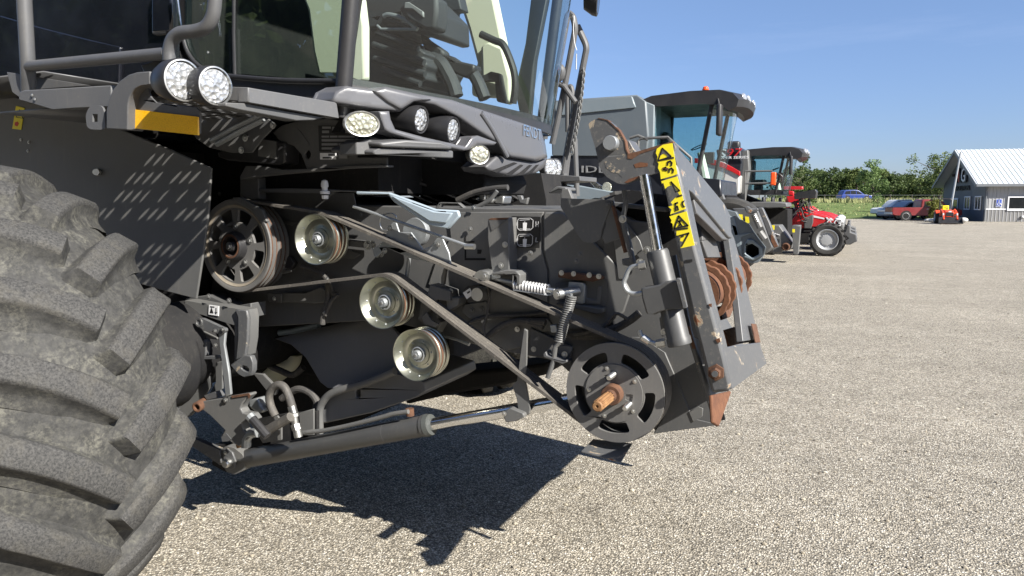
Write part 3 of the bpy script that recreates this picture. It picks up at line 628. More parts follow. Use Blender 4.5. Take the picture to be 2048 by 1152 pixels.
# ---------------------------------------------------------------- feeder house
body = [at(x, y, 2.79) for x, y in q(0, '440,420 545,392 700,410 1130,419 1205,405 1262,440 1322,700 1412,846 1310,860 1200,800 1112,722 967,695 880,668 770,640 500,655 420,600')]
fh = MB(); fh.prism(body, (0, 1.36, 0)); fh = fh.build('feeder_house', D['dark2'], NC, .006)
P('side_plate', 'dark', 5, '275,185 830,183 818,210 815,400 848,520 850,600 850,790 640,790 480,770 300,640 160,600 200,480 290,330', 2.782, .008, .004, (), fh)
P('side_plate', 'dark', 5, '833,186 940,186 1240,480 1330,640 1290,760 1180,850 900,860 858,800 858,600 856,520 824,400 824,205', 2.776, .014, .006, (), fh)
P('side_plate', 'dark', 5, '500,790 850,795 900,870 760,880 720,960 600,985 480,960', 2.782, .008, .003, (), fh)
P('side_plate', 'dark2', 5, '750,850 985,960 985,1060 900,1035 740,1005', 2.772, .012, .003, (), fh)
P('front_cheek', 'dark2', 7, '1040,330 1100,330 1240,420 1300,560 1400,800 1530,830 1520,840 1170,886 1230,790', 2.776, .014, .003, (), fh)
P('cheek_pad', 'dark', 7, '1375,760 1430,728 1458,740 1455,785 1400,820', 2.772, .004, .002, (), fh)
P('seam', 'dark2', 4, '470,70 1000,75 1020,180 480,130', 2.785, .006, .002, (), fh); P('side_plate', 'dark', 4, '545,225 680,245 640,262 550,240', 2.784, .006, .002, (), fh)
P('side_plate', 'dark', 4, '930,420 970,400 1040,430 1000,455 930,450', 2.784, .006, .002, (), fh); P('arm_plate', 'dark', 4, '590,650 720,650 810,615 840,640 830,705 780,712 680,705 590,705', 2.76, .02, .004, (), fh); P('tab', 'grey', 4, '503,653 583,656 583,708 507,700', 2.74, .01, .003, (), fh); bolts(4, '543,684', 2.738, .012, fh)
P('rear_plate', 'dark2', 4, '400,380 600,380 900,400 1200,480 1300,620 1000,700 600,560 430,560', 2.80-.008, .004, .002, (), fh)
P('guard_plate', 'dark', 26, '1440,288 1780,300 1975,310 1860,620 1850,705 1780,745 1690,740 1640,700 1440,380', 2.66, .006, .003, (), fh)
P('guard_flange', 'dark', 26, '1850,395 1900,330 1980,312 2040,560 2045,700 1890,760 1855,690 1900,560', 2.665, .010, .004, (), fh)
bolts(5, '1037,427 1015,465 1195,140', 2.655, .012, fh, 'dark')
ch_ = MB(); ch_.prism([at(x, y, 2.70) for x, y in q(26, '693,505 913,487 913,1050 735,1100 735,1050 690,700')], (0, .085, 0)); ch_ = ch_.build('upright_bracket', D['dark'], fh, .004)
P('rust_patch', 'rustd', 26, '700,506 730,492 915,487 880,505 760,512', 2.698, .003, 0, (), ch_); bolts(5, '605,372 582,492', 2.695, .013, ch_)
P('bracket_wedge', 'dark2', 26, '705,515 890,512 735,625', 2.697, .003, 0, (), ch_); bolts(5, '752,422 405,282 675,860 770,975 425,160', 2.772, .012, fh)
bolts(4, '228,80 520,160 1045,200 520,600 748,577', 2.780, .011, fh, 'dark')
P('front_cheek', 'dark2', 0, '1215,405 1262,440 1306,446 1335,520 1375,660 1428,840 1432,850 1412,850 1310,862 1240,700 1200,560', 2.782, .012, .003, (), fh)
P('front_cheek', 'dark', 8, '470,900 560,790 640,900 660,960 600,1000 560,1150 500,1150', 2.772, .006, .003, (), fh); bolts(8, '686,960 640,1040', 2.765, .016, fh)
P('inner_shade', 'void', 0, '1228,392 1262,380 1345,392 1405,560 1432,700 1330,640 1240,520', 2.86, .03, 0, (), fh)  # black sheet stands for the shade inside the feeder mouth
mb = MB(); mb.prism([at(x, y, 2.79) for x, y in q(0, '1205,402 1330,415 1330,424 1205,411')], (0, 1.3, 0)); mb.build('shade_cover', D['dark2'], fh, .003)  # sheet across the top, added to shade the feeder inside
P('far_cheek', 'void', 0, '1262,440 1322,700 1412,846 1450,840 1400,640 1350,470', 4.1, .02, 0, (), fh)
P('dark_infill', 'void', 0, '840,340 1082,346 1092,400 1092,436 840,440', 4.0, .3, 0)  # plain dark slab added in place of the dark machinery behind
# H / L diagram decal
dc = P('gear_decal', 'ink', 5, '643,208 808,212 802,392 640,388', 2.7725, .003, 0)
def line(k, s, Y, w, par, mat='white', closed=False):
    mb = MB(); mb.tube([at(x, y, Y) for x, y in q(k, s)], 0, closed=closed, flat=(w, .0006), upv=None); 
def strokes(par, k, Y, lst, w, mat='white', name='line_drawing'):
    mb = MB()
    for s in lst:
        pts = [at(x, y, Y) for x, y in q(k, s)]
        for a, b in zip(pts, pts[1:]):
            t = (b-a).normalized(); n = t.cross(V((0,1,0)))*w; a2, b2 = a-t*w*.6, b+t*w*.6
            mb.prism([a2+n, b2+n, b2-n, a2-n], (0, .0015, 0))
    return mb.build(name, D[mat], par, smooth=False)
L1 = ['685,222 750,220 766,232 764,275 750,288 690,290 676,278 676,235 685,222', '690,232 745,228', '690,282 748,282', '650,245 672,248', '650,262 672,262', '672,245 672,264', '718,240 718,262', '716,262 712,290']
L2 = ['685,313 750,312 764,324 762,366 750,380 690,382 676,370 676,326 685,313', '690,324 745,321', '690,373 748,373', '650,337 672,340', '650,353 672,353', '672,337 672,356', '718,332 718,352', '716,352 712,382']
strokes(dc, 5, 2.7705, L1+L2+['782,240 782,270', '796,240 796,270', '782,255 796,255', '784,332 781,356 793,356'], .0014, 'lgrey2'); P('mark', 'white', 5, '650,372 660,372 660,382 650,382', 2.7708, .001, 0, (), dc)
for s in ('708,246 730,246 726,292 708,290', '708,340 730,340 726,386 708,384'): P('mark', 'white', 5, s, 2.770, .0015, 0, (), dc)
P('slot', 'void', 5, '372,322 380,322 380,462 372,462', 2.780, .004, 0, (), fh); P('slot', 'void', 5, '380,352 428,352 428,360 380,360', 2.780, .004, 0, (), fh); P('slot', 'void', 5, '380,450 492,450 492,462 380,462', 2.780, .004, 0, (), fh); P('slot', 'void', 5, '445,400 470,402 465,425 445,425', 2.780, .004, 0, (), fh)
# inspection cover, brown bar, galvanised spring anchor
P('inspection_cover', 'dark2', 5, '892,592 1150,560 1195,580 1192,700 1170,765 905,700', 2.770, .010, .006, (), fh, r=5)
P('cover_rim', 'dark', 5, '960,620 975,590 1060,590 1075,610 1075,680 1130,690 1140,610 1160,610 1155,715 965,715', 2.766, .010, .004, (), fh)
P('clamp_bar', 'rustd', 5, '908,534 990,535 1150,556 1162,562 1158,574 1110,586 1000,574 910,562', 2.735, .05, .004, (), fh); bolts(5, '930,535 1000,540 1090,548 1145,555', 2.732, .011, fh)
P('clamp_bar', 'dark2', 5, '898,708 1010,715 1130,735 1170,740 1168,765 1130,775 1020,745 900,722', 2.735, .05, .004, (), fh)
sa = P('spring_anchor', 'galv', 5, '970,585 1058,592 1066,610 1058,712 1040,715 962,700', 2.745, .02, .004, (), fh)
c = at(*q(5, '1020,640')[0], 2.745); MB().cyl(c, c+V((-.05, -.10, -.005)), .021, 16).build('pin', D['bolt'], sa); bolt(c+V((-.045, -.10, -.005)), .018, sa)
def helix(a, b, r, wire, turns, n=14):
    a, b = V(a), V(b); t = (b-a).normalized(); u = t.cross(V((0,1,0))).normalized(); w = t.cross(u); L = (b-a)
    return [a+L*(i/(turns*n))+(u*math.cos(2*PI*i/n)+w*math.sin(2*PI*i/n))*r for i in range(turns*n+1)], wire
def spring(k, s, Y, r, wire, turns, mat, par=None, name='coil_spring'):
    (x0, y0), (x1, y1) = q(k, s); p, w = helix(at(x0, y0, Y), at(x1, y1, Y), r, wire, turns); return MB().tube(p, w, 6).build(name, D[mat], par or NC)
s1 = spring(5, '662,605 852,634', 2.68, .0195, .0055, 11, 'spring')
TY('tension_rod', 'galv', 5, '495,556 655,592', 2.68, .009, s1); MB().lathe([(0, -.05), (.026, -.05), (.028, -.03), (.028, .03), (0, .03)], at(*q(5, '492,553')[0], 2.67), n=18).build('eye', D['bolt'], s1); bolt(at(*q(5, '490,552')[0], 2.62), .017, s1)
P('clevis', 'galv', 5, '520,556 545,530 580,548 578,565 530,572', 2.665, .02, .004, (), s1)
P('spring_bracket', 'dark', 5, '525,535 600,520 672,525 692,545 690,600 672,610 668,560 655,548 645,600 645,545 560,548 530,550', 2.65, .08, .004, (), s1)
P('spring_tray', 'galv', 5, '650,638 860,668 890,655 888,628 880,628 878,652 850,664 650,628', 2.66, .05, .003, (), s1); TY('adjuster', 'bolt', 5, '850,633 890,640', 2.68, .012, s1)
s2 = spring(5, '990,668 915,935', 2.62, .0172, .0042, 22, 'dark'); TY('rod', 'galv', 5, '988,655 918,940', 2.62, .006, s2)
br2 = P('lower_bracket', 'dark', 5, '870,945 985,960 992,975 962,1050 830,1005', 2.66, .02, .004, (), fh); bolts(5, '880,978 948,1005', 2.65, .013, br2)
P('bracket_lip', 'grey', 5, '822,1002 838,988 846,1010 940,1045 958,1036 962,1050 935,1062 828,1022', 2.60, .06, .003, (), br2)
TY('threaded_rod', 'dark', 5, '918,935 895,960 885,1040 850,1140', 2.61, .010, br2)
P('square_nut', 'galv', 5, '862,835 900,832 908,880 868,880', 2.66, .03, .004, (), fh)
# sensor with white label
sn = P('sensor', 'black', 5, '360,630 385,612 470,600 500,640 480,680 410,700 375,690', 2.70, .05, .008, (), fh); P('sensor_label', 'white', 5, '362,650 402,622 420,660 384,686', 2.697, .003, 0, (), sn)
P('mark', 'ink', 5, '385,648 400,638 404,646 389,656', 2.6955, .001, 0, (), sn); MB().lathe([(0, -.03), (.028, -.03), (.032, 0), (.03, .03), (0, .03)], at(*q(5, '462,655')[0], 2.69), n=18).build('knob', D['bolt'], sn)
P('sensor_plate', 'dark', 5, '365,720 500,700 510,790 400,800 355,760', 2.765, .01, .003, (), fh); bolts(5, '413,750 470,745 300,690', 2.76, .013, fh, 'dark')
# ribs and brackets between the belt strands
for s in ('125,650 340,680 335,720 270,760 265,680 235,670 215,800 240,820 200,890 100,800 110,770', ): P('rib_bracket', 'dark', 5, s, 2.70, .07, .004, (), fh)
P('rib_bracket', 'dark2', 4, '1440,600 1555,640 1555,700 1480,690 1400,810 1370,800 1400,740', 2.68, .08, .004, (), fh)
P('gusset', 'grey', 4, '1390,790 1420,760 1450,810 1490,830 1470,850 1400,825', 2.66, .01, .003, (), fh); bolts(4, '1335,775 1560,640 1160,430', 2.70, .012, fh)
TY('brake_rod', 'galv', 4, '1320,450 1300,600', 2.74, .009); P('cover_strip', 'dark', 5, '235,560 262,470 268,480 250,605 235,605', 2.70, .02, .003, (), fh)
# pale lever plate, galvanised rack and rods above the upper belt strand
lv = P('lever_guard', 'plum', 4, '1010,65 1205,72 1470,168 1600,175 1610,210 1545,282 1430,262 1230,128 1195,85 1015,85', 2.60, .018, .006)
P('lever_face', 'plum', 4, '1215,90 1465,182 1570,190 1530,250 1440,240 1240,112', 2.592, .010, .005, (), lv); 
P('rack_plate', 'galv', 4, '1105,392 1130,385 1180,345 1195,280 1222,245 1245,245 1262,300 1330,300 1398,398 1442,382 1478,335 1510,330 1550,420 1565,520 1440,475 1335,455 1190,392 1140,440 1120,445', 2.67, .010, .003); bolts(4, '1210,275 1330,328 1488,370 1180,408', 2.665, .013)
MB().lathe([(0, 0), (.06, 0), (.063, .01), (.063, .03), (0, .03)], at(*q(4, '1350,300')[0], 2.70), n=30).build('sheave', D['galv'], NC)
rd = T('shift_rod', 'galv', [at(*q(4, '1000,152')[0], 2.63), at(*q(5, '405,385')[0], 2.63)], .0075); T('rod_end', 'bolt', [at(*q(5, '375,383')[0], 2.63), at(*q(5, '430,384')[0], 2.63)], .012, rd)
TY('release_cable', 'bolt', 4, '1240,240 1245,210 1215,192 1165,205 1150,245 1165,285 1195,290', 2.64, .003, rd, sm=4)
P('cross_pin', 'dark2', 4, '940,340 1080,355 1080,395 945,380', 2.72, .05, .01); bolts(4, '1082,375', 2.69, .022); bolts(4, '1112,370', 2.70, .017); bolts(4, '1135,430 1178,408', 2.69, .014)
# ---------------------------------------------------------------- pulleys, idlers and belt
YP = 2.60
def ann(mb, c, r0, r1, Y, t, holes=(), n=64):
    out = [V((c.x+math.cos(2*PI*i/n)*r1, Y, c.z+math.sin(2*PI*i/n)*r1)) for i in range(n)]; hs = []
    if r0: hs.append([V((c.x+math.cos(2*PI*i/n)*r0, Y, c.z+math.sin(2*PI*i/n)*r0)) for i in range(n)])
    mb.prism([out]+hs+list(holes), (0, t, 0)); return mb
def polarhole(c, Y, a0, a1, r0, r1, n=8, rc=.012):
    pts = []
    for i in range(n+1): a = a0+(a1-a0)*i/n; pts.append((r1, a))
    for i in range(n+1): a = a1+(a0-a1)*i/n; pts.append((r0, a))
    xy = [(c.x+math.cos(a)*r, c.z+math.sin(a)*r) for r, a in pts]
    L = len(xy); o = []
    for i, p in enumerate(xy):
        if i in (0, n, n+1, L-1):
            a, b, d = V(xy[i-1]+(0,)), V(p+(0,)), V(xy[(i+1) % L]+(0,)); u, w = a-b, d-b; k = min(rc, u.length*.9, w.length*.9); s, e = b+u.normalized()*k, b+w.normalized()*k
            for j in range(5): t = j/4; m = s*(1-t)**2+b*2*t*(1-t)+e*t*t; o.append(V((m.x, Y, m.y)))
        else: o.append(V((p[0], Y, p[1])))
    return o
def grooves(r, y0, y1, n, d):
    pr = [(r, y0)]; w = (y1-y0)/n
    for i in range(n): pr += [(r, y0+w*i+w*.12), (r-d, y0+w*i+w*.38), (r-d, y0+w*i+w*.62), (r, y0+w*i+w*.88)]
    return pr+[(r, y1)]
cB = at(470, 492, YP); RB = .224
mb = MB(); mb.lathe([(RB-.030, .03), (RB-.026, .004), (RB-.018, 0), (RB-.002, 0), (RB, .006)]+grooves(RB, .012, .125, 4, .014)+[(RB-.03, .125)], (cB.x, YP, cB.z), n=72, closed=True); big = mb.build('drive_pulley', D['pul'], NC)
mb = MB(); mb.lathe([(RB-.013+.0005, .02), (RB-.013, .118)], (cB.x, YP, cB.z), n=72); mb.lathe([(RB+.0008, .0135), (RB+.0008, .0165)], (cB.x, YP, cB.z), n=72)
for i in range(4): w = .113/4; y = .012+w*(i+.5); mb.lathe([(RB-.0135, y-w*.14), (RB-.0135, y+w*.14)], (cB.x, YP, cB.z), n=72); mb.lathe([(RB+.0007, y-w*.60), (RB+.0007, y-w*.42)], (cB.x, YP, cB.z), n=72)
mb.build('rusty_grooves', D['rustd'], big)
mb = MB(); hl = [polarhole(cB, YP+.008, 2*PI*i/8+.13, 2*PI*i/8+2*PI/8-.13, .116, .176, 8, .016) for i in range(8)]
ann(mb, cB, 0, RB-.026, YP+.008, .014, hl); mb.build('spoked_web', D['pul'], big, .003)
mb = MB(); mb.lathe([(RB-.044, .009), (RB-.032, .006), (RB-.027, .002), (RB-.026, .03)], (cB.x, YP, cB.z), n=72); mb.build('dusty_lip', paint('dusty_paint', (.20,.17,.13), .7, .5), big)
mb = MB(); mb.lathe([(.075, .03), (.070, .0), (.066, -.026), (.060, -.032), (.046, -.030), (.044, -.01), (0, -.01)], (cB.x, YP, cB.z), n=40); mb.lathe([(0, -.034), (.016, -.034), (.027, -.022), (.029, -.008), (0, -.008)], (cB.x, YP, cB.z), n=16); hb = mb.build('hub', D['black'], big); 
mb = MB(); mb.lathe([(.058, -.0325), (.050, -.0335), (.0445, -.02)], (cB.x, YP, cB.z), n=40); mb.build('hub_ring', D['rustd'], hb); bolt(V((cB.x, YP-.034, cB.z)), .022, big)
for i in range(5): a = 2*PI*i/5+.3; bolt(V((cB.x+math.cos(a)*.094, YP+.006, cB.z+math.sin(a)*.094)), .015, big)
mb = MB(); bx = [at(x, y, YP-.002) for x, y in q(4, '300,100 350,100 470,170 500,240 455,240 420,180 330,130')]; mb.prism(bx, (0, .02, 0)); mb.build('belt_keeper', D['dark'], big, .003)
RV = MB(); RV.lathe([(0, -.7), (.5, -.5), (.9, 0), (1, .3)], (0,0,0), n=8); RVo = RV.build('rivet', D['galv']); RVm = RVo.data; bpy.data.objects.remove(RVo)
def rivet(p, r, par): o = bpy.data.objects.new('rivet', RVm); C.objects.link(o); put(o, par); o.location = p; o.scale = (r,)*3
def idler(px, py, r, nm='idler_pulley'):
    c = at(px, py, YP); mb = MB()
    mb.lathe([(0, .030), (.030, .030), (.048, .034), (.050, .040), (.066, .044), (.074, .040), (r*.80, .040), (r*.90, .020), (r*.965, .0), (r*.99, -.001), (r, .004), (r, .012), (r*.955, .016), (r*.955, .030), (r*.985, .033), (r*.985, .039), (r*.955, .042), (r*.955, .060), (r*.985, .063), (r*.985, .069), (r*.955, .072), (r*.955, .085), (r, .088), (r, .10), (r*.9, .10)], c, n=56)
    o = mb.build(nm, D['zinc'], NC)
    mb = MB(); mb.lathe([(r*.956, .017), (r*.956, .029)], c, n=56); mb.lathe([(r*.956, .043), (r*.956, .059)], c, n=56); mb.lathe([(r*.956, .073), (r*.956, .084)], c, n=56); mb.build('worn_groove', D['rustd'], o)
    mb = MB(); mb.lathe([(0, .004), (.017, .004), (.021, .010), (.021, .030), (.030, .031)], c, n=20); mb.lathe([(.034, .030), (.034, .022), (.029, .020), (.027, .03)], c, n=30); mb.build('hub', D['galv'], o); bolt(c+V((0, .006, 0)), .012, o)
    for i in range(12): a = 2*PI*i/12; rivet(c+V((math.cos(a)*r*.86, .030, math.sin(a)*r*.86)), .005, o)
    for i in range(6): a = 2*PI*i/6+.2; rivet(c+V((math.cos(a)*.057, .041, math.sin(a)*.057)), .004, o)
    MB().cyl(c+V((0, .09, 0)), c+V((0, .19, 0)), .03, 16).build('axle', D['black'], o); return c
c1 = idler(629, 479, .1155); c2 = idler(762, 606, .1155); c3 = idler(830, 711, .1135)
cR = at(1228, 786, YP); RR = .193
mb = MB(); hl = [polarhole(cR, YP, a-.42, a+.42, .118, .158, 10, .019) for a in [PI*.5-.62+2*PI*i/5 for i in range(5)]]
ann(mb, cR, .04, RR, YP, .012, hl, 80); rp = mb.build('front_pulley', D['pul'], NC, .002)
mb = MB(); mb.lathe([(RR-.03, .012), (RR-.004, .013), (RR-.006, .02)]+grooves(RR-.004, .022, .10, 3, .013)+[(RR-.03, .10), (RR-.03, .012)], (cR.x, YP, cR.z), n=72); mb.lathe([(RR-.03, .085), (.05, .085), (.05, .1), (RR-.03, .1)], (cR.x, YP, cR.z), n=48); mb.build('belt_groove', D['dark2'], rp)
mb = MB(); ann(mb, cR, .036, .112, YP-.005, .006, [polarhole(cR, YP-.005, -.40+a, .05+a, .048, .075, 6, .010) for a in (.0, 2.09, 4.19)]); mb.build('hub_plate', D['pul'], rp, .001)
for i in range(5): a = PI*.5+.28+2*PI*i/5; bolt(V((cR.x+math.cos(a)*.098, YP-.006, cR.z+math.sin(a)*.098)), .0085, rp)
sh = MB(); n = 22; L = .20
prof = []
for i in range(44): a = 2*PI*i/44; r = .0215 if i % 4 < 2 else .0188; prof.append((math.cos(a)*r, math.sin(a)*r))
sh.prism([V((cR.x+a, YP-.06, cR.z+b)) for a, b in prof], (0, -.135, 0)); sh.lathe([(.018, -.19), (.020, -.197), (.016, -.203), (.006, -.203), (.004, -.195), (0, -.195)], cR, n=24); sf = sh.build('splined_shaft', D['rustb'], rp, smooth=False)
mb = MB(); mb.lathe([(.040, .01), (.040, -.035), (.036, -.045), (.024, -.045), (.022, -.065), (.0, -.065)], cR, n=32); mb.build('hub', D['rustd'], rp)
def stud(px, py, l):
    c = at(px, py, YP); mb = MB()
    mb.lathe([(0, -l), (.008, -l), (.011, -l+.006)]+[(.0115 if i % 2 else .0095, -l+.010+i*.004) for i in range(int((l-.012)/.004))]+[(.012, 0)], c, n=16); mb.build('stud', D['bolt'], rp)
stud(*q(7, '948,540')[0], .075); stud(*q(7, '1038,712')[0], .075)
# belt path (three ribs side by side)
def tang(c1, r1, s1, c2, r2, s2):
    dx, dz = c2.x-c1.x, c2.z-c1.z; D_ = math.hypot(dx, dz); al = math.atan2(dz, dx); k = r2*s2-r1*s1; ph = al+math.acos(k/D_); n = (math.cos(ph), math.sin(ph))
    return (c1.x-r1*s1*n[0], c1.z-r1*s1*n[1]), (c2.x-r2*s2*n[0], c2.z-r2*s2*n[1])
circ = [(cB, RB-.002, -1), (c1, .121, -1), (cR, RR-.004, -1), (c2, .121, 1)]; NQ = len(circ)
segs = [tang(*circ[i], *circ[(i+1) % NQ]) for i in range(NQ)]; path = []
for i in range(NQ):
    c, r, s = circ[(i+1) % NQ]; p = segs[i][1]; e = segs[(i+1) % NQ][0]; path += [segs[i][0]]
    m0, m1 = segs[i]
    for u in [k/12 for k in range(1, 12)]: path.append((m0[0]+(m1[0]-m0[0])*u, m0[1]+(m1[1]-m0[1])*u))
    a0 = math.atan2(p[1]-c.z, p[0]-c.x); a1 = math.atan2(e[1]-c.z, e[0]-c.x)
    if s > 0:
        while a1 < a0: a1 += 2*PI
    else:
        while a1 > a0: a1 -= 2*PI
    for k in range(25): a = a0+(a1-a0)*k/24; path.append((c.x+math.cos(a)*r, c.z+math.sin(a)*r))
bl = MB()
cl = []
for p in path:
    if not cl or math.hypot(p[0]-cl[-1][0], p[1]-cl[-1][1]) > .002: cl.append(p)
for i in range(4): bl.tube([V((x, YP+.028+i*.0235, z)) for x, z in cl], 0, closed=True, flat=(.0108, .0065), upv=(0,1,0))
bl.build('drive_belt', D['belt'], NC, .002)
# ---------------------------------------------------------------- lift cylinder
def cylp(s, Y0_, Y1_, k=0): (a, b), (c, d) = q(k, s); return at(a, b, Y0_), at(c, d, Y1_)
a, b = cylp('466,922 852,851', 2.66, 2.66); d_ = (b-a).normalized()
mb = MB(); mb.tube([a+d_*.03, a+d_*.05, b], [.038, .047, .047], 28); mb.tube([b-d_*.012, b+d_*.012], [.050, .050], 28); mb.tube([b-d_*.22, b-d_*.215], .0475, 28); lc = mb.build('lift_cylinder', D['cyl'], NC, .003)
mb = MB(); mb.tube([b+d_*.008, b+d_*.03], [.051, .046], 28); mb.build('wiper_ring', paint('mint_seal', (.045,.05,.048), .6, .1), lc)
e = at(1150, 798, 2.70); T('piston_rod', 'chrome', [b, e], .0275, lc, 28)
P('rod_eye_plate', 'dark', 24, '218,1000 222,965 250,945 300,960 350,1000 362,1060 345,1100 300,1120 255,1105 225,1060', 2.615, .06, .006, (), lc, r=3)
P('pin_keeper', 'beam', 24, '225,985 250,960 285,985 305,1040 300,1080 270,1092 240,1060 232,1020', 2.605, .012, .004, (), lc); MB().lathe([(0, -.03), (.018, -.03), (.022, -.022), (.022, 0)], at(*q(24, '266,1045')[0], 2.605), n=20).build('pin', D['bolt'], lc); bolts(24, '244,988', 2.60, .011, lc)
cp = P('rod_clamp', 'dark', 7, '297,765 345,738 425,770 430,790 380,815 320,820', 2.615, .08, .005, (), lc); bolts(7, '312,770', 2.61, .011, cp)
P('skid_fin', 'dark', 7, '425,280 444,290 440,480 430,560 462,745 455,772 425,775 390,745 385,690 358,612 385,580 402,440', 2.64, .012, .003, (), lc)
MB().cyl(at(*q(6, '1345,745')[0], 2.66), at(*q(6, '1342,705')[0], 2.66), .019, 16).build('port', D['rustd'], lc)
TY('oil_pipe', 'dark', 6, '745,840 800,832 870,826 1000,800 1180,755 1250,735 1335,722', 2.62, .0105, lc, sm=4)
TY('hydraulic_hose', 'hose', 6, '604,745 580,690 572,640 590,595 622,575 655,590 680,640 697,695', 2.56, .0195, lc, sm=5, n=12)
ft = MB(); f = [at(x, y, 2.56) for x, y in q(6, '695,690 706,730 715,790 732,850')]; ft.tube([f[0], f[1]], .020, 14); ft.tube([f[1], f[1]+(f[2]-f[1])*.3], [.024, .024], 6); ft.tube([f[1]+(f[2]-f[1])*.3, f[2]], .017, 12); ft.tube([f[2], f[2]+(f[3]-f[2])*.5], [.023, .023], 6); ft.tube([f[2]+(f[3]-f[2])*.5, f[3]+V((0,0,-.01))], .020, 12); ft.build('hose_fitting', D['bolt'], lc)
TY('hose', 'hose', 6, '640,650 720,600 790,615 830,660 830,700', 2.78, .018, lc, sm=4)
# ---------------------------------------------------------------- left hand bracket, links, clamps
P('beam_arm', 'dark2', 24, '0,50 140,30 290,100 400,80 400,170 300,130 180,120 60,110', 2.60, .10, .004)
ba = P('hanger_arm', 'dark', 24, '0,62 150,90 300,110 372,122 382,170 378,300 362,400 300,435 300,215 250,200 100,150 0,128', 2.50, .07, .006)
P('arm_face', 'beam', 24, '300,120 372,122 382,170 378,300 362,402 305,432 318,300 318,170', 2.485, .02, .006, (), ba)
P('eye_plate', 'beam', 24, '272,455 362,395 395,400 410,440 410,490 395,520 360,530 320,510', 2.47, .03, .006, ['340,468 352,458 372,464 386,480 386,494 372,496 352,488 340,478'], ba)
lb2 = P('load_label', 'white', 24, '145,90 205,98 203,158 142,148', 2.495, .003, 0, (), ba); P('mark', 'ink', 24, '150,138 160,105 172,140', 2.4935, .001, 0, (), lb2); P('mark', 'ink', 24, '152,98 178,101 178,106 152,103', 2.4935, .001, 0, (), lb2); P('mark', 'ink', 24, '186,108 190,108 190,135 196,132 188,148 180,134 186,135', 2.4935, .001, 0, (), lb2)
bolts(24, '145,40 268,66', 2.49, .014, ba, 'dark')
lk = P('link_bar', 'beam', 24, '66,190 78,172 100,172 215,225 240,235 242,255 215,270 190,262 75,225', 2.42, .02, .005, (), None, r=3); bolts(24, '182,248 228,238', 2.415, .011, lk); MB().lathe([(.014, -.004), (.014, .002), (.022, .002), (.022, -.004)], at(*q(24, '85,196')[0], 2.42), n=20, closed=True).build('ring', D['bolt'], lk)
P('link_bar', 'galv', 24, '200,262 232,232 244,250 236,330 262,480 276,636 244,646 225,480 212,360', 2.43, .015, .004)
cb = P('clamp_bracket', 'beam', 24, '20,318 118,302 126,316 122,400 105,408 110,330 30,345', 2.45, .03, .004); P('clamp_lower', 'beam', 24, '20,438 90,405 200,396 205,418 120,420 30,440', 2.45, .03, .004, (), cb); P('clamp_block', 'black', 24, '18,372 70,360 76,402 28,410', 2.44, .05, .006, (), cb); bolts(24, '28,380 70,372 185,335', 2.438, .012, cb)
P('strap', 'dark', 24, '0,245 60,225 195,290 195,302 80,290 0,262', 2.47, .01, .003); P('tee', 'galv', 24, '0,262 40,255 55,275 40,300 0,290', 2.45, .02, .004)
P('support_plate', 'dark', 24, '-40,620 140,450 158,585 40,760 -40,790', 2.52, .012, .003); P('support_strip', 'dark', 24, '185,440 225,430 225,600 160,660 150,620 185,560', 2.50, .012, .003); P('lug_plate', 'beam', 24, '110,640 185,615 210,650 130,668', 2.46, .04, .004)
cr_ = P('corner_bracket', 'dark', 24, '80,688 110,675 385,628 392,640 345,690 335,720 350,745 400,755 425,790 340,806 350,850 390,895 330,950 290,930 220,880 240,850 150,760 95,720', 2.44, .05, .005)
MB().lathe([(.014, -.03), (.020, -.032), (.025, -.03), (.026, .05), (.014, .05)], at(*q(24, '95,698')[0], 2.44), V((-.2, 1, .1)), 22, True).build('pivot_tube', D['rustd'], cr_); bolts(24, '245,668', 2.435, .015, cr_)
P('rust_edge', 'rustd', 24, '280,642 385,626 395,640 385,660 380,640 285,655', 2.435, .004, 0, (), cr_); P('bracket_face', 'beam', 24, '220,890 250,870 280,905 260,918 225,920', 2.435, .003, 0, (), cr_)
P('shadow_block', 'void', 0, '420,892 500,882 512,925 452,945 424,930', 2.69, .40, .004); P('rail', 'beam', 24, '30,890 210,970 215,1065 30,940', 2.60, .03, .004); bolts(24, '125,988', 2.595, .006, None, 'dark')  # dark block behind the cylinder eye is added to shade the gravel
TY('valve_handle', 'black', 24, '408,780 500,888', 2.40, .020); TY('valve_stem', 'galv', 24, '392,762 412,785', 2.42, .022); TY('pipe', 'hose', 24, '500,850 640,770', 2.46, .022)
el = TY('elbow_fitting', 'galv', 24, '370,950 375,900 400,870 440,865', 2.46, .022, sm=4); P('copper_tip', 'rustb', 24, '305,938 328,930 325,960 312,962', 2.45, .02, .003, (), el)
P('valve_body', 'galv', 24, '380,670 440,655 450,700 480,730 470,748 420,738 385,710', 2.6, .06, .01); P('shadow_plate', 'void', 24, '430,785 600,750 800,735 800,890 600,930 470,940', 2.69, .02, .003); P('shelf_plate', 'dark', 24, '400,790 560,762 585,800 585,910 470,930 420,840', 2.64, .01, .003); P('shelf_plate', 'dark', 24, '690,745 780,720 780,880 700,885', 2.66, .01, .003)  # black plate behind the shelves is added to cast shade on the ground
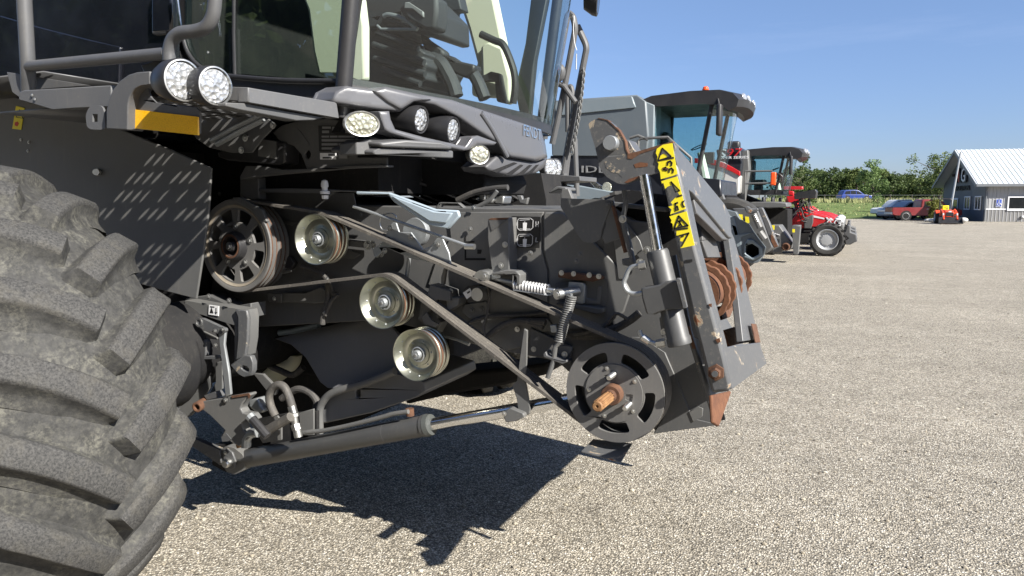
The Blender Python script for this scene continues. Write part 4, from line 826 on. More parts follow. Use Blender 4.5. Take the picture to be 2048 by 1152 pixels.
# round cover, tank cover, white elbow
cv = MB(); u0 = q(6, '600,322 690,355 770,425 815,500 850,560 890,592 930,596'); u1 = q(6, '1050,214 1150,200 1230,245 1300,320 1330,400 1360,450 1390,470')
def cvp(u, v):
    i = min(int(u*6), 5); f = u*6-i; a = V(u0[i])*(1-f)+V(u0[i+1])*f; b = V(u1[i])*(1-f)+V(u1[i+1])*f
    return at(a.x, a.y, 2.92-.09*math.sin(u*PI/2)).lerp(at(b.x, b.y, 2.92-.09*math.sin(u*PI/2)), v)
cv.grid(cvp, 24, 10, (0, .02, 0)); co_ = cv.build('curved_cover', D['cover'], NC, .004)
P('tank_side', 'cover', 6, '860,790 850,720 885,655 1000,590 1250,510 1420,560 1432,610 1380,645 1130,730', 2.78, .5, .02, ['1045,610 1055,598 1068,600 1070,640 1058,648 1047,645'])
TY('guard_pipe', 'dark', 6, '850,840 848,720 872,660 930,615 1100,565 1260,500', 2.74, .019, sm=4, n=12)
el2 = TY('filler_elbow', 'cream', 6, '575,540 640,490 690,440 700,400', 3.15, .055, sm=5, n=16); TY('pipe', 'hose', 6, '500,400 560,460 640,500 700,520 760,480', 3.05, .018, sm=4)
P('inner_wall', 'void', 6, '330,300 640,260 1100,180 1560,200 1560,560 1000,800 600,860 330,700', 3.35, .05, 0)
TY('drain_tube', 'plum', 6, '450,318 540,300 700,280 845,250', 2.95, .016, n=12); P('strap', 'dark2', 24, '410,505 470,510 560,600 545,640 500,620', 2.85, .02, .004)
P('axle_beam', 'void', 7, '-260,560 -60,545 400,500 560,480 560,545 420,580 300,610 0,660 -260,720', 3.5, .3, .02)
# wires and hoses on the feeder side
TY('hydraulic_hose', 'hose', 7, '200,340 260,290 330,250 420,235 500,255 540,268', 2.74, .014, sm=5); TY('hydraulic_hose', 'hose', 7, '70,275 140,235 230,210 400,205 560,190', 2.755, .010, sm=5); TY('hydraulic_hose', 'hose', 7, '470,235 550,245', 2.735, .014)
TY('hydraulic_hose', 'hose', 7, '700,320 830,310 950,280 1040,230 1090,190', 2.74, .016, sm=4); TY('hydraulic_hose', 'hose', 7, '640,300 760,330 880,320 960,290', 2.75, .012, sm=4)
TY('wire', 'hose', 5, '500,600 515,680 500,780 480,840 490,900', 2.70, .005, sm=4); TY('wire', 'hose', 5, '1310,800 1240,770 1180,840 1100,870 1000,890', 2.70, .007, sm=4)
TY('rail_tube', 'galv', 5, '230,890 330,915 400,945', 2.80, .010); TY('cable_loom', 'hose', 4, '700,500 800,530 850,580 850,700 830,760 820,830', 2.72, .014, sm=4); TY('cable_loom', 'hose', 4, '860,600 880,650 910,660 870,700 840,780', 2.71, .010, sm=4)
P('loop_bracket', 'bolt', 4, '545,490 560,485 575,520 640,518 640,530 575,545', 2.72, .01, .003); P('black_clip', 'black', 4, '590,450 630,435 660,480 640,515 600,510', 2.72, .03, .006); bolts(4, '598,475 848,570 830,765', 2.71, .011)
# rusty linkage and tilt cylinder
lr = TY('lock_lever', 'beam', 5, '1290,60 1300,130 1283,225', 2.62, .010, sm=3); TY('lever', 'rustd', 5, '1228,148 1262,280 1300,418', 2.64, .008, lr); TY('lever', 'beam', 5, '1283,225 1315,350 1342,470', 2.61, .011, lr); bolts(5, '1283,225', 2.60, .015, lr); P('lever_foot', 'beam', 5, '1275,455 1330,448 1352,480 1330,500 1280,490', 2.62, .03, .004, (), lr)
a, b = at(1288, 350, 2.55), at(1314, 500, 2.55); c = at(1360, 690, 2.55); ax = (c-b).normalized()
mb = MB(); mb.tube([b, b+ax*.01, c-ax*.03, c-ax*.025, c], [.036, .040, .040, .043, .043], 26); tc = mb.build('tilt_cylinder', D['cyl'], NC, .003); T('piston_rod', 'chrome', [a, b+ax*.02], .0185, tc, 22)
P('cylinder_clamp', 'cyl', 7, '1098,45 1140,40 1200,28 1240,8 1312,0 1352,165 1280,168 1230,178 1180,200 1130,196 1105,110', 2.50, .06, .006, (), tc); P('clamp_flange', 'worn', 7, '1300,-10 1325,-10 1365,160 1345,168', 2.48, .02, .003, (), tc)
TY('hose_line', 'galv', 5, '1395,490 1330,505 1300,560 1290,600 1310,640 1350,655 1395,650', 2.52, .0085, tc, sm=4); TY('hose_nut', 'bolt', 5, '1378,495 1415,488', 2.52, .016, tc, n=6); TY('hose_nut', 'bolt', 7, '1190,368 1240,360', 2.55, .016, tc, n=6); TY('hose_line', 'galv', 7, '1090,290 1105,325 1140,350 1195,370', 2.55, .009, tc, sm=3); TY('sleeve', 'bolt', 7, '1108,328 1150,355', 2.55, .013, tc)
P('mount_ear', 'dark', 7, '1205,220 1225,195 1240,210 1240,320 1220,328', 2.60, .02, .003, (), tc); bolts(7, '1235,300', 2.59, .014, tc)
# ---------------------------------------------------------------- front face frame
fp = P('face_frame', 'beam', 0, '1311,300 1345,284 1366,372 1391,490 1420,600 1444,690 1463,778 1455,784 1422,788 1410,740 1385,640 1362,540 1345,455', 2.56, .10, .014)
P('hook_plate', 'hook', 8, '310,152 330,135 370,117 400,116 432,128 470,155 502,192 528,235 542,262 548,310 560,338 575,350 620,345 740,300 850,266 862,300 830,440 760,462 640,500 580,525 540,540 500,535 470,520 430,495 400,462 378,425 368,370 352,300 330,230', 2.545, .028, .005, (), fp, r=3)
P('hook_return', 'hook', 8, '545,250 570,258 615,340 575,350 560,338', 2.575, .10, .004, (), fp)
P('rust_edge', 'rustd', 8, '370,114 432,126 505,190 545,262 552,312 566,342 561,344 547,316 540,264 500,195 430,131 372,118', 2.543, .030, 0, (), fp); P('rust_edge', 'rustd', 8, '560,345 640,325 720,300 850,264 852,275 760,305 700,325 640,345 590,378 560,375', 2.5435, .030, 0, (), fp)
P('rust_scar', 'rust', 8, '600,412 640,398 690,404 688,425 650,430 610,434', 2.544, .004, 0, (), fp); P('rust_scar', 'rust', 8, '540,528 570,505 640,485 620,506 560,530', 2.544, .004, 0, (), fp)
P('bare_scar', 'beam', 8, '415,395 440,390 480,430 545,470 525,495 500,470 460,462 420,430', 2.5442, .003, 0, (), fp)
MB().lathe([(0, -.034), (.024, -.034), (.026, -.031), (.026, 0), (0, 0)], at(*q(8, '463,278')[0], 2.545), n=36).build('hook_pin', D['galv'], fp)
TP = at(1345, 284, 2.56); BP = at(1463, 778, 2.56); fd = (TP-BP).normalized(); fn = V((0,1,0)).cross(fd).normalized()
if fn.x < 0: fn = -fn
fc = TP.lerp(BP, .5)
def FP(name, mat, k, s, t=.03, off=0., par=None, bevel=.004, holes=()):
    mb = MB(); p0 = fc+fn*off; mb.prism([[atp(x, y, p0, fn) for x, y in q(k, s)]]+[[atp(x, y, p0, fn) for x, y in q(k, h)] for h in holes], -fn*t); return mb.build(name, D[mat], par or fp, bevel)
FP('diagonal_brace', 'worn', 18, '292,195 305,192 480,400 660,620 700,700 712,860 690,850 436,540 380,500', .04)
FP('brace_flange', 'grey', 18, '436,540 690,850 690,872 650,868 470,690', .03, -.012)
FP('far_upright', 'worn', 22, '345,40 372,100 420,280 470,500 520,700 545,765 520,790 480,640 420,650 395,430 345,110', .03, -.02)
FP('far_inner', 'dark2', 22, '310,100 350,100 395,300 470,560 475,650 420,660 380,420 330,200', .02, -.05)
FP('bottom_beam', 'beam', 22, '325,680 505,655 545,770 388,885 360,905 330,760', .05, .0)
FP('tip_wedge', 'rust', 22, '252,938 352,915 356,925 292,1105 262,1085', .012, -.01)
FP('header_plate', 'dark2', 18, '480,690 600,860 510,875 500,800', .02, -.06); FP('header_plate', 'dark2', 22, '200,110 270,100 300,200 230,200', .02, -.06)
TY('back_flange', 'hook', 22, '45,190 130,600 190,800 280,1095', 2.66, .012); P('flange_strip', 'rustd', 22, '110,570 130,570 165,690 148,690', 2.64, .01, 0, (), fp)
MB().lathe([(0, -.03), (.016, -.03), (.019, -.024), (.019, -.012), (.030, -.010), (.030, 0), (0, 0)], at(*q(22, '275,815')[0], 2.56), n=6).build('pivot_bolt', D['rustd'], fp); MB().lathe([(0, -.033), (.011, -.033), (.011, -.02)], at(*q(22, '275,815')[0], 2.56), n=16).build('pivot_bolt', D['beam'], fp)
P('rust_run', 'rust', 22, '270,640 292,632 298,655 280,658', 2.557, .003, 0, (), fp); P('rust_run', 'rust', 22, '233,450 250,448 250,468 236,462', 2.557, .003, 0, (), fp)
FP('rust_run', 'rustd', 22, '465,555 490,558 512,655 486,657', .004, .0, None, 0)
P('slot', 'ink', 22, '108,214 145,210 147,222 110,226', 2.557, .003, 0, (), fp)
# feeder drum with chain sprockets
DC = V((-.56, 3.02, 1.27)); mb = MB(); mb.cyl(DC, DC+V((0, .85, 0)), .085, 32); dm = mb.build('feeder_drum', D['rust'], NC)
for y in (.0, .16, .36, .70):
    mb = MB(); pr = []
    for i in range(48): a = 2*PI*i/48; r = .130 if i % 3 else .125; pr.append(V((DC.x+math.cos(a)*r, DC.y+y, DC.z+math.sin(a)*r)))
    mb.prism([pr, [V((DC.x+math.cos(2*PI*i/32)*.104, DC.y+y, DC.z+math.sin(2*PI*i/32)*.104)) for i in range(32)]], (0, .028, 0)); mb.build('chain_ring', D['rust'], dm, .003)
FP('slat', 'galv', 22, '245,325 335,258 348,285 255,365', .02, -.13, dm); FP('rust_floor', 'rust', 22, '320,590 385,570 415,660 345,678', .02, -.12, dm)
FP('drum_housing', 'rustd', 22, '300,500 360,440 372,470 350,520 310,535', .03, -.16, dm)
# yellow warning stickers, torn along their left edge
SY = 2.5405
def stick(s): return P('warning_sticker', 'yellow', 18, s, SY, .003, 0, (), fp)
s_ = stick('188,235 228,208 294,196 330,412 300,424 215,448 210,400 195,370 200,340 186,320 192,290 180,265'); 
def tri(k, pts, par, w=.0022): return strokes(par, k, SY-.0015, [pts+' '+pts.split()[0]], w, 'ink', 'pictogram')
tri(18, '196,318 226,232 286,290', s_); P('bare_patch', 'hook', 18, '204,270 225,245 250,245 290,285 286,302 265,300 258,282 235,268 210,285', SY-.001, .002, 0, (), s_)
strokes(s_, 18, SY-.0015, ['262,348 264,328 280,322 292,335 288,352', '272,398 274,378 290,372 302,385 298,402', '194,318 302,298', '232,372 250,366', '234,380 256,386'], .0028, 'ink', 'symbol_lines'); P('pictogram', 'rustd', 18, '225,372 245,362 268,372 258,390 230,388', SY-.0015, .001, 0, (), s_)
s_ = stick('218,462 330,428 388,655 340,672 280,694 290,660 268,640 300,630 285,610 318,575 352,570 310,500 290,490 262,500 235,525')
tri(18, '286,466 345,528 318,538', s_); P('pictogram', 'ink', 18, '384,595 365,600 358,620 366,640 380,645 386,640 376,632 370,620 376,606', SY-.0015, .001, 0, (), s_)
strokes(s_, 18, SY-.0015, ['320,668 316,645 330,638 336,662', '318,632 316,618 332,612', '228,480 240,520', '360,560 330,570'], .0028, 'ink', 'symbol_lines')
s_ = stick('274,708 395,672 450,910 352,930 372,885 350,880 352,858 322,840 325,812 300,800 298,760 285,750 290,735')
tri(18, '308,793 340,706 403,772', s_, .003); strokes(s_, 18, SY-.0015, ['345,740 352,760 340,775', '352,760 362,772', '338,742 345,750', '296,805 402,790', '318,850 410,824', '410,824 360,915', '358,850 372,845'], .0026, 'ink', 'symbol_lines'); P('pictogram', 'ink', 18, '335,735 358,733 360,742 348,748 336,745', SY-.0015, .001, 0, (), s_); P('pictogram', 'ink', 18, '392,830 412,822 400,848', SY-.0015, .001, 0, (), s_); P('pictogram', 'ink', 18, '312,826 322,824 326,846 316,846', SY-.0015, .001, 0, (), s_)
# foot plate under the front pulley
mb = MB(); a = [at(x, y, YY) for (x, y), YY in zip(q(7, '825,915 1050,940 985,1045 755,985'), (2.72, 2.72, 2.50, 2.50))]; mb.prism(a, (0, 0, -.006)); mb.build('foot_plate', D['beam'], NC, .002)
# ================================================================ the other machines of the row
def cab(O, root, s=1., hw=1.02, lit=True, glass='glassb', z0=2.12, z1=3.68):
    O = V(O)
    def W(y, z): return .34*(1-(y/hw)**2)+.17*(z-z0)
    def G(u, v): y = (u*2-1)*hw; z = z0+(z1-z0)*v; return O+V((W(y, z), y, z))*s
    w = MB().grid(G, 14, 4).build('windscreen', D[glass], root, recalc=False)
    for sg in (-1, 1):
        T('cab_pillar', 'black', [O+V((W(hw, z)-.03, sg*hw, z))*s for z in (z0-.1, (z0+z1)/2, z1)], .045*s, root); T('cab_pillar', 'black', [O+V((-1.12, sg*hw, z0-.1))*s, O+V((-1.05, sg*hw, z1))*s], .05*s, root)
        mb = MB(); y = sg*(hw-.005); mb.prism([O+V((x, y, z))*s for x, z in ((-1.08, z0), (-.06, z0), (.20, z1), (-1.02, z1))], (0, .004*s, 0)); mb.build('side_glass', D[glass], root)
        mb = MB(); mb.box(O+V((-.5, sg*hw, z0-.08))*s, (1.25*s, .06*s, .16*s)); mb.build('cab_sill', D['black'], root)
    mb = MB(); mb.box(O+V((-.45, 0, z0-.1))*s, (1.3*s, 2*hw*s, .1*s)); mb.build('cab_floor', D['slateb'], root)
    mb = MB(); mb.box(O+V((-1.08, 0, z0+.35))*s, (.06*s, 1.9*hw*s, .75*s)); mb.build('cab_rear_wall', D['cream'], root)
    # roof: rounded cap overhanging the windscreen, lamps set in its front edge
    prof = [(-1.25, z1-.02), (-1.28, z1+.10), (-1.0, z1+.20), (-.2, z1+.25), (.45, z1+.24), (.76, z1+.16), (.90, z1+.03), (.86, z1-.11), (.66, z1-.18), (.50, z1-.06), (.0, z1-.02)]
    mb = MB()
    def RP(u, v):
        y = (u*2-1); k = 1-.16*abs(y)**3; i = min(int(v*len(prof)), len(prof)-1); f = v*len(prof)-i; a = prof[i % len(prof)]; b = prof[(i+1) % len(prof)]; x = a[0]*(1-f)+b[0]*f; z = a[1]*(1-f)+b[1]*f
        return O+V((x*k if x > 0 else x, y*(hw+.10), z-.05*y*y))*s
    mb.grid(RP, 12, 44); 
    for u in (0, 1): n0 = [RP(u, j/44) for j in range(44)]; mb.prism(n0, (0, .002, 0))
    rf = mb.build('cab_roof', D['black'], root, ang=45)
    for y in (-.72, -.40, .40, .72):
        b = MB(); c = O+V((.875*(1-.16*abs(y)**3)-.02, y*hw, z1+.06))*s; b.lathe([(0, .05), (.05, .045), (.085, .02), (.095, -.01), (0, -.06)], c, V((.9, -.1, .2)), 16); o = b.build('roof_lamp', D['lens'], rf)
    if lit: b = MB(); c = O+V((.05, -hw*.8, z1+.24))*s; b.lathe([(.07, 0), (.07, .02), (.06, .025), (.055, .055), (.03, .075), (0, .078)], c, (0,0,1), 14); b.build('beacon', D['olamp'], rf)
    # mirror, seat, steering column
    m_ = MB(); c = O+V((.42, -hw-.22, z1-.42))*s; m_.box(c, (.10*s, .26*s, .62*s)); mm = m_.build('mirror', D['black'], root, .04*s, 3); T('mirror_arm', 'black', [c+V((0, 0, .2)), c+V((-.1, .2, .55))*s], .02*s, mm)
    st = MB(); st.box(O+V((-.72, .05, z0+.28))*s, (.5*s, .5*s, .18*s)); st.box(O+V((-.93, .05, z0+.68))*s, (.14*s, .48*s, .75*s)); st.box(O+V((-.72, .05, z0+.1))*s, (.3*s, .3*s, .2*s)); st.build('driver_seat', D['seat'], root, .05*s, 2)
    T('steering_column', 'cream', [O+V((-.05, .05, z0))*s, O+V((-.18, .05, z0+.6))*s], [.10*s, .07*s], root); mb = MB(); mb.lathe([(.17*s, -.014), (.19*s, 0), (.17*s, .014), (.15*s, 0)], O+V((-.22, .05, z0+.72))*s, V((-.4, 0, 1)), 20, True); mb.box(O+V((-.1, .45, z0+.5))*s, (.3*s, .12*s, .25*s)); mb.build('console', D['seat'], root, .01)
    return w
def BP_(name, mat, root, k, s, Y, t, bevel=.01, holes=(), r=0, label=None):
    pts = q(k, s); pts = rnd(pts, r) if r else pts
    return plate(name, D[mat], root, pts, Y, t, bevel, [q(k, h) for h in holes], label)
def wheelset(root, c, R_, w, rr, tm='tyre', rm='rim', name='wheel', lugs=0):
    mb = MB(); mb.lathe([(rr, -w*.42), (rr*1.15, -w*.5), (R_*.86, -w*.52), (R_*.97, -w*.42), (R_, -w*.3), (R_, w*.3), (R_*.97, w*.42), (R_*.86, w*.52), (rr*1.15, w*.5), (rr, w*.42)], c, n=40)
    for i in range(lugs):
        for sg in (-1, 1):
            a = 2*PI*(i+.25*sg)/lugs; b = a-.22; h = R_*1.045
            vs = [V(c)+V((math.cos(t)*h_, y_*w, math.sin(t)*h_)) for t, y_ in ((a, .5*sg), (a+.12, .5*sg), (b+.1, .02*sg), (b, .02*sg)) for h_ in (R_*.97, h)]
            mb.add(vs, [(0,2,3,1), (2,4,5,3), (4,6,7,5), (6,0,1,7), (1,3,5,7)])
    o = mb.build(name, D[tm], root)
    mb = MB(); mb.lathe([(rr*1.04, -w*.44), (rr*.98, -w*.46), (rr*.92, -w*.36), (rr*.80, -w*.22), (rr*.62, -w*.20), (rr*.50, -w*.30), (rr*.2, -w*.32), (0, -w*.32)], c, n=36)
    for i in range(8): a = 2*PI*i/8; mb.lathe([(0, -.03), (rr*.05, -.025), (rr*.05, 0)], V(c)+V((math.cos(a)*rr*.55, -w*.24, math.sin(a)*rr*.55)), n=8)
    mb.build('rim', D[rm], o); return o
# ---------------------------------------------------------------- second combine (same make, slate grey)
O2 = V((-2.90, 16.35, 0)); C2 = thing('combine_harvester', 'slate grey combine harvester with blank side panels and hexagonal shield, second in the row', 'combine harvester', O2, group='combine harvesters parked in a row')
cab(O2, C2, 1.0, 1.04)
BP_('body_side', 'slate', C2, 11, '60,125 580,88 640,130 655,340 640,460 70,455', 15.15, 2.4, .03); BP_('upper_panel', 'slatel', C2, 11, '75,132 555,98 578,165 100,215', 15.12, .05, .02); BP_('rear_column', 'slatel', C2, 11, '612,115 640,130 690,150 680,420 640,430 625,330 600,180', 15.2, .6, .02)
BP_('belly_band', 'slateb', C2, 11, '60,455 645,458 700,560 1090,600 1095,700 520,720 60,640', 15.18, 2.2, .03)
mb = MB(); a = at(*q(11, '252,557')[0], 15.16); text_mb(mb, 'IDEAL', a, (1, 0, -.03), (0, 0, 1), .145, .03, 1.02); mb.build('emblem_letters', D['lgrey'], C2)
BP_('lower_shield', 'slatel', C2, 11, '60,625 230,635 490,682 500,720 330,715 200,760 60,720', 15.05, .3, .02); b = MB(); b.lathe([(.11, 0), (.095, -.02), (0, -.03)], at(*q(11, '402,646')[0], 15.1), n=20); b.build('side_lamp', D['lensy'], C2); BP_('lamp_trim', 'chr2', C2, 11, '298,612 340,615 385,645 360,655 330,650', 15.1, .03, .005)
BP_('running_gear', 'void', C2, 11, '30,690 1120,700 1230,790 1230,1000 1000,1060 30,1060', 15.9, 1.8, .02)
BP_('side_walkway', 'dark', C2, 11, '600,600 1080,640 1110,720 1060,720 600,650', 15.25, .2, .01)
rl = TY('handrail', 'dark', 11, '590,450 592,365 610,352 770,345 830,400 910,470 912,560', 15.0, .03, C2); TY('rail', 'dark', 11, '540,350 590,335 650,360', 15.0, .03, rl); TY('rail', 'dark', 11, '770,345 840,440 900,500', 15.0, .03, rl)
sh2 = BP_('wheel_shield', 'slate', C2, 12, '-40,655 95,680 135,750 205,790 250,862 355,1000 340,1062 290,1132 180,1142 135,1100 60,900 -40,800', 14.9, .5, .05, ['182,980 238,958 300,1000 302,1060 240,1092 178,1052'])
BP_('shield_rim', 'slatel', C2, 12, '195,925 250,925 330,1000 332,1070 250,1115 165,1085 168,975', 14.86, .06, .02, ['184,982 238,962 298,1002 300,1058 240,1088 180,1050']); BP_('shield_back', 'void', C2, 12, '150,930 330,930 330,1110 150,1110', 15.25, .05, 0); BP_('shield_panel', 'slatel', C2, 12, '0,700 80,730 120,880 250,862 140,905 150,1080 60,900', 14.88, .04, .01)
wheelset(C2, (at(*q(12, '250,900')[0], 15.6)+V((-.55, .4, 0)))*1, .80, .6, .45, 'tyre', 'slate')
for yy in (-1.75, 1.75): wheelset(C2, O2+V((-1.25, yy, .92)), .92, .62, .5, 'tyre', 'slate', 'front_wheel', 20); wheelset(C2, O2+V((-5.2, yy*.8, .62)), .62, .45, .32, 'tyre', 'slate', 'rear_wheel', 18)
MB().box(O2+V((-3.2, 0, 1.05)), (4.6, 1.9, .7)).build('chassis', D['void'], C2, .05)
fr2 = BP_('face_frame', 'hook', C2, 12, '284,642 330,640 405,800 472,988 430,1000 398,940 330,750', 14.75, .2, .02); BP_('hook_plate', 'beam', C2, 12, '165,640 200,628 240,660 290,645 300,665 235,700 190,690', 14.72, .1, .02, ); BP_('rust_edge', 'rust', C2, 12, '405,880 425,900 470,985 440,1000 410,940', 14.74, .02, 0)
TY('tilt_cylinder', 'dark', 12, '255,700 310,820', 14.75, .06, C2); TY('tilt_cylinder', 'dark', 12, '305,860 352,925', 14.75, .07, C2); TY('piston_rod', 'chrome', 12, '262,712 290,770', 14.70, .03, C2)
BP_('feeder_house', 'dark2', C2, 12, '60,650 280,650 420,1000 350,1060 250,860 130,740', 15.1, 1.2, .02)
for s in ('122,702 155,705 158,762 122,768', '178,722 210,725 216,778 182,782'): st = BP_('warning_sticker', 'yellow', C2, 12, s, 15.08, .01, 0)
# ---------------------------------------------------------------- third combine (silver flanks, red stripe)
O3 = V((-1.96, 22.9, 0)); C3 = thing('combine_harvester', 'silver and black combine harvester with red stripe and orange side lamp, third in the row', 'combine harvester', O3, group='combine harvesters parked in a row')
cab(O3, C3, .84, .98, False, z0=2.36, z1=3.58)
BP_('body_side', 'slateb', C3, 11, '1060,420 1205,402 1215,500 1205,580 1080,520', 21.30, 2.5, .03); BP_('silver_flank', 'pearl', C3, 11, '960,500 1020,470 1110,495 1160,530 1205,575 1200,680 1105,725 1050,760 960,740', 21.25, 2.4, .03)
BP_('red_stripe', 'red', C3, 11, '930,470 1040,478 1110,500 1160,525 1205,552 1205,580 1150,550 1090,525 1000,500 930,500', 21.21, .06, .01)
mb = MB(); text_mb(mb, 'S', at(*q(11, '1070,466')[0], 21.26), (1, 0, 0), (.12, 0, 1), .22, .03, .22); mb.build('number', D['white'], C3); mb = MB(); text_mb(mb, '97', at(*q(11, '1118,462')[0], 21.26), (1, 0, 0), (.25, 0, 1), .22, .03, .40); mb.build('number', D['red'], C3)
mb = MB(); text_mb(mb, 'SUPER SERIES', at(*q(11, '1065,477')[0], 21.26), (1, 0, 0), (.1, 0, 1), .07, .03, .86); mb.build('lettering', D['white'], C3)
MB().box(at(*q(12, '80,95')[0], 22.2), (.35, .3, .25)).build('air_intake', D['black'], C3, .06)
BP_('cab_rear_post', 'dark', C3, 12, '150,140 205,130 215,300 165,610 120,600 135,330', 21.7, .4, .03); BP_('cab_base', 'dark', C3, 12, '120,595 420,590 545,600 550,640 380,650 150,630', 21.65, 1.8, .03)
lm = MB(); lm.box(at(*q(12, '428,388')[0], 21.4), (.14, .10, .36)); lo = lm.build('side_lamp', D['olamp'], C3, .03, 2); TY('lamp_guard', 'black', 12, '410,350 480,345 510,370 505,405 470,425 410,425', 21.45, .025, lo)
for s in ('180,322 420,318', '180,430 430,425', '180,322 178,600'): TY('handrail', 'dark', 12, s, 21.4, .025, C3)
BP_('undercarriage', 'void', C3, 12, '0,560 120,520 420,640 560,660 560,900 420,900 0,860', 22.4, 1.6, .02)
wheelset(C3, O3+V((-1.9, 1.3, .92)), .92, .62, .5, 'tyre', 'slate', 'front_wheel', 20)
f3 = BP_('feeder_house', 'dark', C3, 12, '395,800 480,800 590,960 572,1022 540,1000 515,1010 500,1045 420,1045', 20.9, 1.1, .02); BP_('feeder_plate', 'dark', C3, 12, '592,800 668,800 645,1062 606,1060', 20.8, .5, .02)
MB().lathe([(.10, 0), (.11, -.03), (.075, -.05), (.07, 0), (0, 0)], at(*q(12, '540,990')[0], 20.85), n=24).build('drive_hub', D['rustd'], f3)
for s in ('398,798 440,800 438,840 405,842', '597,832 620,834 618,864 597,862'): BP_('warning_sticker', 'yellow', C3, 12, s, 20.76, .01, 0)
for s in ('440,868 455,872 452,878 438,876', '458,874 488,884 486,890 456,882'): BP_('small_mark', 'white', C3, 12, s, 20.88, .01, 0)
wheelset(C3, O3+V((-1.9, -1.2, .92)), .92, .62, .5, 'tyre', 'slate', lugs=20)
# ---------------------------------------------------------------- red tractors
YT = 24.2
def tractor(label, dy, full):
    t = thing('tractor', label, 'tractor', V((-.5, YT+dy, 0)), group='red tractors at the end of the row')
    d = V((0, dy, 0)); k = 1
    def TP_(name, mat, s, Y, th, bevel=.02, lab=None):
        mb = MB(); mb.prism([at(x, y, Y)+d for x, y in q(12, s)], (0, th, 0)); return mb.build(name, D[mat], t, bevel, label=lab)
    hd = TP_('hood', 'red', '565,795 600,740 640,690 790,692 900,715 985,748 992,832 900,818 760,820 660,826', YT+.25, .95, .09)
    TP_('hood_stripe', 'white', '785,712 880,735 880,748 785,730', YT+.24, .02, 0)
    TP_('grille', 'dark', '980,775 1058,782 1052,850 1000,852', YT+.25, .95, .05); TP_('headlight', 'wcar', '968,740 1020,738 1055,762 1050,782 1000,775', YT+.22, 1.0, .05)
    if full:
        mb = MB(); text_mb(mb, 'AG', at(*q(12, '882,802')[0], YT+.225), (1, 0, -.04), (.1, 0, 1), .22, .02, .46); mb.build('logo_letters', D['white'], hd)
        for s in ('890,728 910,732 925,755 905,752', '925,735 945,738 960,760 940,757'): TP_('hood_vent', 'wcar', s, YT+.235, .02, .005)
    wc = at(*q(12, '905,950')[0], YT-.15)+d; wc.z = .50
    wheelset(t, wc, .50, .32, .31, 'tyre', 'rim', 'front_wheel', 20); wheelset(t, wc+V((0, 1.3, 0)), .50, .32, .31, 'tyre', 'rim', 'front_wheel', 20)
    mb = MB(); mb.box(wc+V((-1.0, .75, .0)), (1.9, .5, .36)); mb.box(wc+V((0, .75, -.05)), (.3, 1.2, .25)); mb.build('chassis', D['void'], t, .04)
    fd = TP_('fender', 'red', '350,710 420,690 470,720 520,760 560,830 540,860 500,800 450,750 400,720 360,730', YT+.1, .5, .03)
    wheelset(t, wc+V((-1.75, -.05, .15)), .65, .4, .38, 'tyre', 'rim', 'rear_wheel', 22); wheelset(t, wc+V((-1.75, 1.4, .15)), .65, .4, .38, 'tyre', 'rim', 'rear_wheel', 22)
    TP_('cowl', 'red', '545,770 570,700 630,640 700,640 770,690 720,720 600,760', YT+.55, .5, .05)
    lk_ = TP_('front_linkage', 'dark2', '1040,870 1065,850 1085,795 1112,800 1112,860 1170,880 1172,945 1150,950 1110,972 1065,972 1060,940 1090,920', YT+.4, .7, .03)
    TP_('loader_post', 'dark2', '700,735 782,705 780,780 760,830 700,830', YT+.1, .12, .02); TP_('steering_console', 'black', '520,650 600,640 640,700 600,760 570,780', YT+.5, .3, .03)
    st = MB(); c = wc+V((-1.7, .7, .75)); st.box(c, (.5, .5, .15)); st.box(c+V((-.25, 0, .3)), (.1, .48, .5)); st.build('seat', D['black'], t, .04)
    return t
t1 = tractor('red tractor with white letters on its hood and black front linkage, foremost of three', 0, True)
for s in ('655,545 665,545 668,660 655,660', '738,530 752,530 750,705 738,705'):
    mb = MB(); mb.prism([at(x, y, YT+.05) for x, y in q(12, s)], (0, .08, 0)); mb.build('loader_post', D['black'], t1, .01)
mb = MB(); mb.prism([at(x, y, YT+.0) for x, y in q(12, '610,525 650,505 760,490 800,480 812,505 800,560 700,562 650,570 615,570')], (0, 1.1, 0)); mb.build('bucket', D['black'], t1, .03)
tb = MB(); random.seed(5)
for i in range(14):
    a = q(12, '%d,%d' % (random.randint(560, 700), random.randint(600, 720)))[0]; p = at(a[0], a[1], YT+random.uniform(0, .3)); tb.tube(spl([p, p+V((.15, 0, .1)), p+V((.25, 0, -.15)), p+V((.4, .05, -.2))], 4), .018, 6)
tb.build('hydraulic_hoses', D['hose'], t1)
tractor('red tractor just behind the foremost one, only its hood top and lamps showing', 2.9, False)
tractor('red tractor farthest back behind the others, mostly hidden', 5.8, False)
hr = thing('hay_rake', 'red implement with a horizontal red bar standing behind the tractors', 'farm implement', gnd(1590, 470)); YI = 30.
for s in ('515,455 690,455 690,482 515,485', '540,545 660,530 650,600 560,600', '560,490 610,500 610,540 560,530'):
    mb = MB(); mb.prism([at(x, y, YI) for x, y in q(12, s)], (0, .5, 0)); mb.build('frame_bar', D['red'], hr, .03)
for x in (560, 640): mb = MB(); p = at(*q(12, '%d,560' % x)[0], YI+.3); mb.tube([p, V((p.x, p.y, 0))], .08, 8); mb.build('leg', D['red'], hr)
